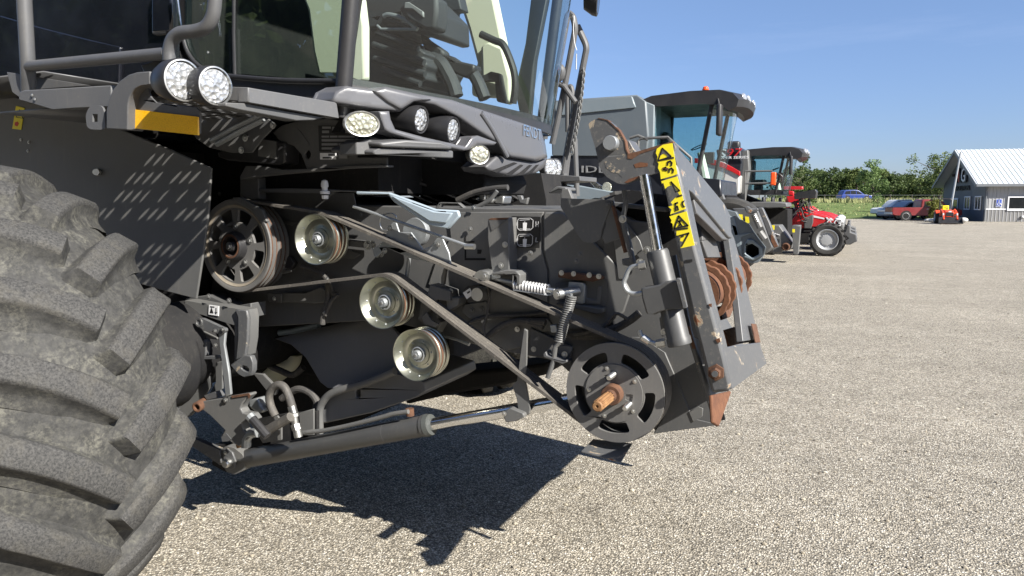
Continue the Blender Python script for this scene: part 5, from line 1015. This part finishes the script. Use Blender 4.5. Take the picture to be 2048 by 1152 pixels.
# ================================================================ ground, bank, road
def sheet(name, mat, fn, nu, nv, kind='structure'):
    o = MB().grid(fn, nu, nv).build(name, D[mat], None, recalc=False); o['kind'] = kind; return o
sheet('gravel_yard', 'gravel', lambda u, v: V((-600+1200*u, -500+1200*v, 0)), 12, 12)
def hz(d, u): 
    k = max(0., min(1., (d-70)/38)); return 1.62*(k*k*(3-2*k))+.14*math.sin(u*.31+d*.2)*min(1, k*4)*(1-k)
def edge(u): return 69+1.2*math.sin(u*.21)+.6*math.sin(u*.9)
def gr(u, v): x = -170+400*u; d = edge(x)+(700-70)*v**2.2; return lev(x, d, hz(d, x)+.02)
sheet('grass_bank', 'grass', gr, 120, 60)
sheet('road', 'gravel', lambda u, v: lev(-170+400*u, 108.5+6.*v, 1.70), 20, 2)
# tall dry grass along the verge, one mass
tg = MB(); random.seed(11)
for i in range(9000):
    x = random.uniform(5, 75); d = random.choice((random.uniform(100, 107.8), random.gauss(105.5, 1.2), random.uniform(72, 107))); h = random.uniform(.15, .75) if d > 100 else random.uniform(.05, .25); p = lev(x, d, hz(d, x)); a = random.uniform(0, PI); w = random.uniform(.05, .16); dx = V((math.cos(a)*w, math.sin(a)*w, 0)); t = V((random.uniform(-.1, .1), random.uniform(-.1, .1), h)); tg.add([p-dx, p+dx, p+t], [(0, 1, 2)])
o = tg.build('verge_grass', D['tallgrass'], None, smooth=False, recalc=False); tag(o, None, None, None, 'stuff'); o['label'] = 'dry tall grass along the road verge'
# loose stones lying on the yard near us, one mass
st_ = MB(); random.seed(41); ico = bmesh.new(); bmesh.ops.create_icosphere(ico, subdivisions=1, radius=1); iv = [v.co.copy() for v in ico.verts]; ifc = [tuple(v.index for v in f.verts) for f in ico.faces]; ico.free()
for i in range(3600):
    d = 2.6+11*random.random()**1.6; u = random.uniform(-.72, .74)*d; p = lev(u, d, 0); s = random.choice((.004, .005, .006, .007, .010))*random.uniform(.8, 1.3); sq = (random.uniform(.7, 1.3), random.uniform(.7, 1.3), random.uniform(.45, .8))
    st_.add([p+V((v.x*s*sq[0], v.y*s*sq[1], v.z*s*sq[2]+s*.25)) for v in iv], ifc)
o = st_.build('loose_stones', D['stone'], None, smooth=False, recalc=False); o['kind'] = 'stuff'; o['label'] = 'loose pale stones scattered on the gravel yard'
# ---------------------------------------------------------------- trees
def tree(label, base, h, w, mat, n, trunk_h=.25, leaf=.34, seed=0, cat='tree', name='tree', group=None, gap=0., top=1., tw=.16, shape=None):
    random.seed(seed); t = thing(name, label, cat, base, group=group); b = V(base)
    tr = MB(); tr.tube([b-V((0,0,.2)), b+V((.05*w, 0, h*trunk_h)), b+V((0, .04*w, h*.62)), b+V((.03*w, 0, h*.88))], [tw*1.25, tw, tw*.5, tw*.15], 8)
    lim = []
    for i in range(9):
        a = random.uniform(0, 2*PI); z = random.uniform(trunk_h*.9, .7)*h; e = b+V((math.cos(a)*w*.40, math.sin(a)*w*.40, min(h*.92, z+random.uniform(.08, .25)*h))); m = b+V((math.cos(a)*w*.14, math.sin(a)*w*.14, z+.05*h)); tr.tube([b+V((0,0,z)), m, e], [tw*.4, tw*.26, tw*.08], 6); lim.append(e)
    tr.build('trunk', D['bark'], t)
    cl = []
    for i in range(int(22+n/260)):
        a = random.uniform(0, 2*PI); z = random.random(); zz = trunk_h*.75+(1-trunk_h*.75)*z; rr = (math.sin(PI*(z*.80+.16))**.6)*(random.random()**.45)
        if shape == 'cone': rr = (1-z*.85)*random.random()**.5
        cl.append((b+V((math.cos(a)*rr*w*.44, math.sin(a)*rr*w*.44, zz*h*.96)), random.uniform(.10, .20)*w*(1-gap)))
    cl += [(e, .14*w*(1-gap)) for e in lim]
    mb = MB(); vs, fs = [], []
    for i in range(n):
        c, r = random.choice(cl); d_ = V((random.gauss(0, 1), random.gauss(0, 1), random.gauss(0, .75))); d_.normalize(); p = c+d_*r*(random.random()**.35); s = leaf*random.uniform(.5, 1.2)
        u = V((random.gauss(0, 1), random.gauss(0, 1), random.gauss(0, .6))).normalized(); v = u.cross(V((random.gauss(0, 1), random.gauss(0, 1), random.gauss(0, 1)))).normalized()
        k = len(vs); vs += [p-u*s*.6, p-v*s*.35, p+u*s*.6, p+v*s*.35]; fs.append((k, k+1, k+2, k+3))
    mb.v = vs; mb.f = fs; mb.mi = [0]*len(fs); mb.build('crown', D[mat], t, smooth=False, recalc=False); return t
def tb_(px, d): return lev((px-1024)/F*d, d, hz(d, (px-1024)/F*d))
def hpx(px_h, d): return px_h/F*d
random.seed(21)
kinds = ['leaf', 'leafd', 'leaf', 'leafd']
hd_ = [(1592, 352), (1612, 350), (1634, 356), (1655, 352), (1676, 358), (1690, 354), (1706, 352), (1722, 358), (1757, 356), (1778, 366), (1795, 368), (1812, 364), (1832, 372), (1846, 370), (1858, 366), (1876, 362), (1892, 368), (1905, 366), (1925, 372)]
adj = ['broad', 'rounded', 'low', 'bushy', 'dark']
near = {0: 'just right of the third combine cab', 4: 'left of the tall pale tree', 5: 'above the front of the blue car'}
for i, (x, y) in enumerate(hd_):
    d = 126+6*(i % 3)+random.uniform(-2, 2)
    tree('green tree in the far hedgerow that closes the field behind the road', tb_(x, d), hpx(416-y, d)+.2, random.uniform(4.2, 5.6), kinds[i % 4], 2600, .12, .36, 100+i, group='trees of the far hedgerow')
for i in range(14):
    d = 150+random.uniform(0, 12); x = 1560+i*29; tree('green tree in the far hedgerow that closes the field behind the road', tb_(x, d), random.uniform(4.2, 5.4), random.uniform(6, 7.5), kinds[i % 2+1], 1500, .08, .5, 200+i, group='trees of the far hedgerow')
tree('tall pale green feathery tree rising above the hedgerow behind the blue car', tb_(1737, 118), hpx(408-328, 118), 5.0, 'leafl', 4200, .15, .26, 31, gap=.1)
tree('large open crowned tree with sky showing through, beside the grey shop building', tb_(1868, 112), hpx(405-312, 112), 9.4, 'leaf', 4600, .2, .30, 32, gap=.3, tw=.24)
tree('large open crowned tree with sky showing through, close behind the shop gable', tb_(1905, 118), hpx(405-318, 118), 7.5, 'leaf', 3800, .2, .30, 36, gap=.3, tw=.24)
tree('sparse dark green tree leaning out behind the third combine cab', tb_(1598, 92), hpx(424-318, 92), 4.6, 'leafd', 1900, .15, .26, 33, gap=.35)
tree('small young tree on the grass bank left of the parked pickup', tb_(1750, 84), hpx(428-392, 84), 1.6, 'leafl', 500, .35, .14, 34, gap=.1, tw=.05)
tree('olive green evergreen bush between the red pickup and the small tractor', tb_(1868, 60), hpx(441-392, 60), 1.6, 'bush', 2400, .04, .14, 35, 'bush', 'evergreen_bush', shape='cone', tw=.05)
# fence posts along the road
for i in range(11):
    p = lev(33+i*3.2, 107, hz(107, 33+i*3.2)); mb = MB(); mb.box(p+V((0,0,.5)), (.12, .12, 1.1)); o = mb.build('fence_post', D['bark'], None, .01); tag(o, 'weathered post of the wire fence along the road', 'fence post', 'posts of the roadside fence')
mb = MB()
for z in (.5, .95): mb.tube([lev(33+i*3.2, 106.9, hz(107, 33+i*3.2)+z) for i in range(11)], .012, 5)
tag(mb.build('fence_wire', D['galv'], None), 'thin wires strung along the roadside fence posts', 'fence wire')
# ---------------------------------------------------------------- parked vehicles
YROT = YAW
def vehicle(name, label, cat, px, d, z, L, body, hood, glassp, mat, wr, wx, flip=False, wid=1.85, group=None, extra=None, rot=0.):
    """side profile lofted across the width with tumblehome, arches, wheels, glass"""
    t = thing(name, label, cat, lev((px-1024)/F*d, d, z), YROT+rot, group, local=True); s = -1 if flip else 1
    mb = MB(); mb.prism([V((s*x, -wid/2, zz)) for x, zz in body], (0, wid, 0)); bd = mb.build('body', D[mat], t, .06, 3)
    if hood: mb = MB(); mb.prism([V((s*x, -wid/2+.08, zz)) for x, zz in hood], (0, wid-.16, 0)); mb.build('cabin', D[mat], t, .07, 3)
    for i, g in enumerate(glassp): mb = MB(); mb.prism([V((s*x, -wid/2+.065, zz)) for x, zz in g], (0, wid-.13, 0)); mb.build('side_window', D['cglass'], t, .01)
    for x in wx:
        for y in (-wid/2+.10, wid/2-.10):
            w = wheelset(t, (s*x, y, wr), wr, .24, wr*.66, 'tyre', 'rim')
        mb = MB(); mb.lathe([(0, 0), (wr*1.16, 0), (wr*1.16, .05), (0, .05)], (s*x, -wid/2-.004, wr*1.02), n=28); mb.build('wheel_arch', D['void'], t)
    if extra: extra(t, s)
    return t
suvb = [(-2.3, .35), (-2.32, .75), (-2.25, .95), (-1.9, 1.02), (1.0, 1.0), (1.9, .90), (2.2, .78), (2.28, .45), (2.2, .32), (-2.2, .30)]
suvh = [(-2.2, .95), (-1.95, 1.5), (-1.6, 1.66), (-.2, 1.68), (.3, 1.58), (1.15, 1.0)]
suvg = [[(-1.85, 1.02), (-1.7, 1.45), (-1.0, 1.53), (-1.0, 1.02)], [(-.92, 1.02), (-.92, 1.55), (-.2, 1.55), (-.1, 1.02)], [(0, 1.02), (-.1, 1.54), (.2, 1.48), (.85, 1.02)]]
def lights(t, s):
    for x, m in ((2.2, 'wcar'), (-2.24, 'red')): mb = MB(); mb.box((s*x, 0, .78), (.14, 1.7, .16)); mb.build('lamp', D[m], t, .03)
vehicle('parked_car', 'blue hatchback car on the road beyond the grass bank', 'car', 1703, 110.5, 1.71, 4.5, suvb, suvh, suvg, 'blue', .36, (-1.4, 1.42), extra=lights)
pub = [(-2.85, .55), (-2.85, 1.12), (-.55, 1.14), (1.1, 1.12), (2.5, 1.02), (2.75, .9), (2.78, .5), (2.6, .42), (-2.6, .45)]
puh = [(-.55, 1.1), (-.5, 1.75), (-.3, 1.84), (.9, 1.82), (1.15, 1.7), (1.75, 1.1)]
pug = [[(-.30, 1.16), (-.28, 1.66), (.25, 1.68), (.25, 1.16)], [(.35, 1.16), (.35, 1.68), (.95, 1.66), (1.45, 1.16)]]
def pux(t, s):
    mb = MB(); mb.box((s*-2.86, 0, .62), (.16, 1.8, .2)); mb.build('bumper', D['rim'], t, .03)
    mb = MB(); mb.box((s*-2.84, -.84, .92), (.08, .16, .34)); mb.build('tail_lamp', D['red'], t, .02); mb = MB(); mb.box((s*-1.7, 0, 1.10), (2.1, 1.5, .12)); mb.build('bed_liner', D['void'], t)
    mb = MB(); mb.box((0, -.955, 1.0), (.22, .03, .05)); mb.build('door_handle', D['rim'], t)
vehicle('parked_pickup', 'dark red crew cab pickup parked by the shop, bed towards us', 'pickup truck', 1842, 64, 0, 5.6, pub, puh, pug, 'dred', .40, (-1.75, 1.75), wid=1.9, extra=pux, rot=R(-8))
vehicle('parked_suv', 'silver blue car half hidden behind the red pickup', 'car', 1806, 68, 0, 4.6, suvb, suvh, suvg, 'silver', .36, (-1.4, 1.42), flip=True, extra=lights, rot=R(10))
vehicle('parked_pickup', 'white pickup farthest left in the parking, nose out past the silver car', 'pickup truck', 1800, 72.5, 0, 5.6, pub, puh, pug, 'wcar', .42, (-1.75, 1.75), flip=True, extra=pux, rot=R(4))
# ---------------------------------------------------------------- small orange-red loader tractor
lt = thing('loader_tractor', 'small orange red tractor with black front bucket in front of the shop', 'tractor', lev((1890-1024)/F*54.5, 54.5, 0), YROT+R(-112), local=True)
mb = MB(); mb.prism([V((x, -.28, z)) for x, z in ((-.3, .5), (-.3, 1.05), (.6, 1.0), (1.0, .88), (1.05, .5))], (0, .56, 0)); mb.build('hood', D['orange'], lt, .05)
mb = MB(); mb.box((1.02, 0, .72), (.06, .5, .3)); mb.build('grille', D['black'], lt, .02); mb = MB(); mb.box((1.04, -.0, .90), (.05, .2, .10)); mb.build('headlight', D['wcar'], lt, .02)
for y in (-.48, .48):
    wheelset(lt, (.72, y, .30), .30, .22, .18, 'tyre', 'rim', 'front_wheel'); wheelset(lt, (-.85, y*1.15, .46), .46, .30, .27, 'tyre', 'rim', 'rear_wheel')
    mb = MB(); mb.prism([V((x, y*1.15-.14, z)) for x, z in ((-1.3, .75), (-1.1, 1.0), (-.6, 1.0), (-.35, .75), (-.45, .75), (-.65, .92), (-1.05, .92), (-1.2, .75))], (0, .28, 0)); mb.build('fender', D['orange'], lt, .02)
    mb = MB(); mb.tube([V((-.2, y*.85, .55)), V((.2, y*.9, 1.05)), V((1.0, y*.9, .85)), V((1.55, y*.9, .35))], .06, 8); mb.build('loader_arm', D['orange'], lt)
    mb = MB(); mb.tube([V((-.9, y*.8, .8)), V((-.95, y*.8, 1.75)), V((-.95, y*.6, 1.85))], .04, 8); mb.build('roll_bar_post', D['black'], lt)
    mb = MB(); mb.box((1.25, y*.92, .62), (.08, .1, .35)); mb.build('arm_plate', D['wcar'], lt, .02)
mb = MB(); mb.tube([V((-.95, -.3, 1.85)), V((-.95, .3, 1.85))], .04, 8); mb.build('roll_bar', D['black'], lt)
mb = MB(); mb.prism([V((x, -.75, z)) for x, z in ((1.45, .05), (1.95, .04), (2.0, .10), (1.55, .14), (1.5, .48), (1.42, .50))], (0, 1.5, 0)); mb.prism([V((x, -.75, z)) for x, z in ((1.45, .05), (1.95, .04), (1.5, .48))], (0, .03, 0)); mb.prism([V((x, .72, z)) for x, z in ((1.45, .05), (1.95, .04), (1.5, .48))], (0, .03, 0)); mb.build('bucket', D['black'], lt, .01)
mb = MB(); mb.box((-.7, 0, .95), (.4, .45, .12)); mb.box((-.88, 0, 1.15), (.1, .45, .4)); mb.build('seat', D['yellow'], lt, .05); mb = MB(); mb.lathe([(.15, -.015), (.17, 0), (.15, .015), (.13, 0)], (-.25, 0, 1.2), V((-.5, 0, 1)), 20, True); mb.tube([V((-.1, 0, 1.0)), V((-.25, 0, 1.2))], .02, 6); mb.build('steering_wheel', D['black'], lt); mb = MB(); mb.box((-.4, 0, .5), (1.2, .4, .3)); mb.build('chassis', D['black'], lt, .03)
for i, (x, d, w_, h_) in enumerate(((1866, 57, .9, .36), (1855, 59, .7, .28), (1923, 57.5, .6, .40))):
    p = lev((x-1024)/F*d, d, 0); mb = MB(); mb.grid(lambda u, v: p+V((math.cos(2*PI*u)*math.sin(PI*v)*w_*.5*(1+.15*math.sin(5*u*6.28+i)), math.sin(2*PI*u)*math.sin(PI*v)*w_*.4, h_*.5-math.cos(PI*v)*h_*.5)), 14, 8); o = mb.build('landscape_rock', D['pearl'], None); tag(o, ['pale rock beside the bucket of the small tractor', 'pale rock at the foot of the evergreen bush', 'pale rock by the shop wall behind the small tractor'][i], 'rock')
# ---------------------------------------------------------------- shop building
dS = 60.; uS = (1963-1024)/F*dS; ex = V((11.5, -3.2)).normalized(); ey = V((3.2, 11.5)).normalized()
def bp(a, b, z):
    a, b, z = a*.923, b*.923, z*.935
    return lev(uS+ex.x*a+ey.x*b, dS+ex.y*a+ey.y*b, z)
bx_ = (bp(1, 0, 0)-bp(0, 0, 0)).normalized(); by_ = (bp(0, 1, 0)-bp(0, 0, 0)).normalized(); zz = V((0,0,1)); LB, WB, HE, HR = 26., 12.4, 3.45, 6.5
BL = thing('shop_building', 'grey metal sided shop with white ribbed roof, letters in its gable and white framed windows', 'building', bp(0, 0, 0))
def bq(name, mat, pts, n, t=.06, bevel=0, par=None): mb = MB(); mb.prism(pts, n*t); return mb.build(name, D[mat], par or BL, bevel, smooth=False)
gw = bq('gable_wall', 'wallg', [bp(0, 0, 0), bp(0, WB, 0), bp(0, WB, HE), bp(0, WB/2, HR), bp(0, 0, HE)], bx_, .2)
bq('gable_wainscot', 'wainb', [bp(0, -.04, 0), bp(0, WB, 0), bp(0, WB, 1.0), bp(0, -.04, 1.0)], -bx_, .04)
sw = bq('side_wall', 'wallgl', [bp(.2, 0, 0), bp(LB, 0, 0), bp(LB, 0, HE), bp(.2, 0, HE)], by_, .2); bq('far_wall', 'wallg', [bp(LB, .2, 0), bp(LB, WB, 0), bp(LB, WB, HE), bp(LB, .2, HE)], -bx_, .2); bq('back_wall', 'wallg', [bp(.2, WB, 0), bp(LB, WB, 0), bp(LB, WB, HE), bp(.2, WB, HE)], -by_, .2)
bq('side_wainscot', 'waing', [bp(-.02, 0, 0), bp(LB, 0, 0), bp(LB, 0, 1.05), bp(-.02, 0, 1.05)], -by_, .04); bq('wainscot_trim', 'trim', [bp(-.02, -.04, 1.05), bp(LB, -.04, 1.05), bp(LB, -.04, 1.15), bp(-.02, -.04, 1.15)], -by_, .03)
mb = MB()
for i in range(90):
    a = .3+i*.29
    if a < LB: c = bp(a, -.05, 0); mb.prism([bp(a, -.04, .02), bp(a+.06, -.04, .02), bp(a+.06, -.04, 1.03), bp(a, -.04, 1.03)], -by_*.025); mb.prism([bp(a, 0, 1.2), bp(a+.06, 0, 1.2), bp(a+.06, 0, HE), bp(a, 0, HE)], -by_*.025)
mb.build('wall_ribs', D['wallgl'], sw, smooth=False)
mb = MB()
for i in range(44): b = .1+i*.29; zt = HE+(HR-HE)*(1-abs(b-WB/2)/(WB/2)); mb.prism([bp(0, b, 1.05), bp(0, b+.05, 1.05), bp(0, b+.05, zt-.1), bp(0, b, zt-.1)], -bx_*.02)
mb.build('wall_ribs', D['wallg'], gw, smooth=False)
OV = .95; sl = (HR-HE)/(WB/2); ez = HE-sl*.55
rf_ = bq('roof', 'roofw', [bp(-OV, -.55, ez), bp(LB, -.55, ez), bp(LB, WB/2, HR+.02), bp(-OV, WB/2, HR+.02)], zz, .12); bq('roof', 'roofw', [bp(-OV, WB+.55, ez), bp(LB, WB+.55, ez), bp(LB, WB/2, HR+.02), bp(-OV, WB/2, HR+.02)], zz, .12)
mb = MB()
for i in range(70): a = -OV+.12+i*.40; mb.prism([bp(a, -.56, ez+.12), bp(a+.07, -.56, ez+.12), bp(a+.07, WB/2, HR+.14), bp(a, WB/2, HR+.14)], zz*.055)
mb.build('roof_ribs', D['roofw'], rf_, smooth=False)
for b0, b1 in ((-.58, WB/2), (WB+.58, WB/2)): z0 = ez-.02; bq('barge_board', 'wallg', [bp(-OV, b0, z0-.16), bp(-OV, b1, HR-.16), bp(-OV, b1, HR+.16), bp(-OV, b0, z0+.16)], -bx_, .05)
bq('gutter', 'wallg', [bp(-OV, -.58, ez-.12), bp(LB, -.58, ez-.12), bp(LB, -.58, ez+.10), bp(-OV, -.58, ez+.10)], -by_, .12)
mb = MB(); mb.tube([bp(.05, -.6, ez-.1), bp(.05, -.1, ez-.55), bp(.05, -.1, .1)], .055, 8); mb.build('downpipe', D['wallg'], BL)
def window(a0, a1, z0, z1, gable, panes=2):
    g = (lambda a, z, o: bp(-o, a, z)) if gable else (lambda a, z, o: bp(a, -o, z)); n = -bx_ if gable else -by_; f = .10
    mb = MB(); mb.prism([[g(a0, z0, .06), g(a1, z0, .06), g(a1, z1, .06), g(a0, z1, .06)], [g(a0+f, z0+f, .06), g(a1-f, z0+f, .06), g(a1-f, z1-f, .06), g(a0+f, z1-f, .06)]], n*.06)
    for i in range(1, panes): a = a0+(a1-a0)*i/panes; mb.prism([g(a-.04, z0+f, .06), g(a+.04, z0+f, .06), g(a+.04, z1-f, .06), g(a-.04, z1-f, .06)], n*.05)
    w = mb.build('window', D['trim'], BL, smooth=False); mb = MB(); mb.prism([g(a0+f, z0+f, .05), g(a1-f, z0+f, .05), g(a1-f, z1-f, .05), g(a0+f, z1-f, .05)], n*.02); mb.build('pane', D['cglass'], w, smooth=False)
window(1.75, 4.75, .95, 2.2, False); window(8, 11, .95, 2.2, False); window(.7, 2.3, 1.0, 2.25, True); window(3.6, 5.2, 1.0, 2.25, True)
dw = bq('door', 'trim', [bp(-.05, 7.2, 0), bp(-.05, 8.6, 0), bp(-.05, 8.6, 2.1), bp(-.05, 7.2, 2.1)], -bx_, .05); bq('pane', 'cglass', [bp(-.10, 7.35, .3), bp(-.10, 8.45, .3), bp(-.10, 8.45, 1.95), bp(-.10, 7.35, 1.95)], -bx_, .02, 0, dw)
mb = MB(); text_mb(mb, 'AG', bp(-.06, 8.0, 3.55), -by_, zz, 1.35, .12, 2.9); lg = mb.build('sign_letters', D['ink'], BL); mb = MB(); text_mb(mb, 'G', bp(-.20, 6.3, 3.62), -by_, zz, 1.2, .04, 1.1); mb.build('sign_face', D['white'], lg); mb = MB(); text_mb(mb, 'A', bp(-.20, 7.75, 3.62), -by_, zz, 1.2, .04, .9); mb.build('sign_face', D['redink'], lg)
mb = MB(); text_mb(mb, 'REVOLUTION', bp(-.06, 8.6, 2.82), -by_, zz, .42, .08, 4.2); mb.build('sign_letters', D['ink'], BL)
hs = bq('accessible_sign', 'trim', [bp(.85, -.05, 1.32), bp(1.32, -.05, 1.32), bp(1.32, -.05, 1.98), bp(.85, -.05, 1.98)], -by_, .03); bq('sign_panel', 'bsign', [bp(.88, -.08, 1.35), bp(1.29, -.08, 1.35), bp(1.29, -.08, 1.95), bp(.88, -.08, 1.95)], -by_, .01, 0, hs)
mb = MB(); c = bp(1.06, -.095, 1.55); ring = [c+bx_*math.cos(t)*.11+zz*math.sin(t)*.11 for t in [PI*.75+i*1.5*PI/12 for i in range(13)]]; mb.tube(ring, .02, 6); mb.tube([c+zz*.3, c+zz*.05, c+bx_*.14+zz*.05, c+bx_*.2-zz*.1], .025, 6); mb.lathe([(0, -.01), (.045, -.01), (.045, .01)], c+zz*.36, -by_, 12); mb.build('wheelchair_symbol', D['white'], hs)
mb = MB(); mb.box(bp(3.0, -.12, .45), (.2, .2, .16)); mb.tube([bp(3.0, -.1, .45), bp(2.95, -.3, .38)], .04, 6); mb.build('tap', D['trim'], BL, .02)
mb = MB(); mb.box(bp(-.15, 8.9, 4.35), (.3, .3, .25)); mb.build('wall_light', D['black'], BL, .03)
pl = thing('flag_pole', 'tall bare pale grey pole leaning slightly in front of the shop gable', 'pole', lev((1893-1024)/F*56, 56, 0)); a = lev((1893-1024)/F*56, 56, 0); b = lev((1908-1024)/F*56, 56, HC+(403-306)/F*56)
MB().tube([a, b], [.085, .06], 10).build('mast', D['galv'], pl); mb = MB(); mb.lathe([(.2, 0), (.2, .03), (.1, .06), (.1, .1)], a, (0,0,1), 14); mb.build('base_plate', D['galv'], pl)
# ---------------------------------------------------------------- yard behind the camera, seen only in the glass: a pale shed and dark trees
sd = thing('storage_shed', 'pale metal shed across the yard, mirrored in the door glass', 'building', (-34, -15, 0)); c = V((-34, -15, 0))
mb = MB(); mb.box(c+V((0, 0, 1.5)), (12, 7, 3)); mb.build('wall', D['pearl'], sd); mb = MB(); mb.prism([c+V((x, y, z)) for x, y, z in ((-6.4, 4, 2.9), (6.4, 4, 2.9), (6.4, 0, 4.4), (-6.4, 0, 4.4))], (0, 0, .15)); mb.prism([c+V((x, y, z)) for x, y, z in ((-6.4, -4, 2.9), (6.4, -4, 2.9), (6.4, 0, 4.4), (-6.4, 0, 4.4))], (0, 0, .15)); mb.build('roof', D['slate'], sd)
for x in (-3.6, -.6, 2.4): mb = MB(); mb.box(c+V((x, 3.52, 1.25)), (2.2, .06, 2.5)); mb.build('door', D['slateb'], sd)
wd = MB(); random.seed(77)
for i in range(42000):
    k = i % 60; a = -80+k*2.6; r_ = -30-((k*7) % 9); top = 17+4*math.sin(k*1.7)
    p = V((a+random.gauss(0, 1.6), r_+random.gauss(0, 1.5), random.uniform(0, top))); s = random.uniform(.7, 1.4); u = V((random.gauss(0,1), random.gauss(0,1), random.gauss(0,1))).normalized(); v = u.cross(V((random.gauss(0,1), random.gauss(0,1), random.gauss(0,1)))).normalized(); wd.add([p-u*s, p-v*s*.6, p+u*s, p+v*s*.6], [(0,1,2,3)])
o = wd.build('woodland', D['leafd'], None, smooth=False, recalc=False); o['kind'] = 'stuff'; o['label'] = 'dark wood beyond the yard, mirrored in the cab glass'
# ================================================================ sun, sky, camera
S = V((1.18, -.40, .88)); el = math.atan2(S.z, math.hypot(S.x, S.y)); az = math.atan2(S.x, S.y)
ld = bpy.data.lights.new('sun', 'SUN'); ld.energy = 4.8; ld.angle = R(.53); ld.color = (1, .955, .88); lo = bpy.data.objects.new('sun', ld); C.objects.link(lo); lo.rotation_euler = S.to_track_quat('Z', 'Y').to_euler(); lo.location = (10, -5, 12)
w = bpy.data.worlds.new('World'); sc.world = w; w.use_nodes = True; nt = w.node_tree; bg = nt.nodes['Background']
sk = nt.nodes.new('ShaderNodeTexSky'); sk.sky_type = 'NISHITA'; sk.sun_disc = False; sk.sun_elevation = el; sk.sun_rotation = az; sk.altitude = 100; sk.air_density = 1.0; sk.dust_density = .35; sk.ozone_density = 2.2
# thin high cloud wisps in the sky itself
tc = nt.nodes.new('ShaderNodeTexCoord'); mp = nt.nodes.new('ShaderNodeMapping'); mp.inputs['Scale'].default_value = (1.2, 1.2, 9.); nz = nt.nodes.new('ShaderNodeTexNoise'); nz.inputs['Scale'].default_value = 1.6; nz.inputs['Detail'].default_value = 7; nz.inputs['Roughness'].default_value = .62
nt.links.new(tc.outputs['Generated'], mp.inputs[0]); nt.links.new(mp.outputs[0], nz.inputs['Vector']); rp_ = nt.nodes.new('ShaderNodeValToRGB'); rp_.color_ramp.elements[0].position = .54; rp_.color_ramp.elements[0].color = (0,0,0,1); rp_.color_ramp.elements[1].position = .8; rp_.color_ramp.elements[1].color = (.10,.10,.10,1)
nt.links.new(nz.outputs['Fac'], rp_.inputs[0]); mx = nt.nodes.new('ShaderNodeMixRGB'); mx.inputs[2].default_value = (8.5, 8.8, 9.2, 1); nt.links.new(rp_.outputs[0], mx.inputs[0]); nt.links.new(sk.outputs[0], mx.inputs[1]); sx = nt.nodes.new('ShaderNodeSeparateXYZ'); nt.links.new(tc.outputs['Generated'], sx.inputs[0]); hr_ = nt.nodes.new('ShaderNodeValToRGB'); hr_.color_ramp.elements[0].position = 0.; hr_.color_ramp.elements[0].color = (.54,.62,.92,1); hr_.color_ramp.elements[1].position = .30; hr_.color_ramp.elements[1].color = (1.0,1.02,1.16,1)
nt.links.new(sx.outputs['Z'], hr_.inputs[0]); mu = nt.nodes.new('ShaderNodeMixRGB'); mu.blend_type = 'MULTIPLY'; mu.inputs[0].default_value = 1; nt.links.new(mx.outputs[0], mu.inputs[1]); nt.links.new(hr_.outputs[0], mu.inputs[2]); nt.links.new(mu.outputs[0], bg.inputs[0]); bg.inputs[1].default_value = .057
cd = bpy.data.cameras.new('camera'); co = bpy.data.objects.new('camera', cd); C.objects.link(co); sc.camera = co; cd.sensor_width = 36; cd.lens = 36*F/2048; cd.clip_start = .05; cd.clip_end = 3000
m = M((RT, UP, -FW)).transposed().to_4x4(); m.translation = EYE; co.matrix_world = m
sc.view_settings.view_transform = 'Standard'; sc.view_settings.look = 'None'; sc.view_settings.gamma = 1; sc.view_settings.exposure = 1.3
sc.render.resolution_x, sc.render.resolution_y = 1024, 576
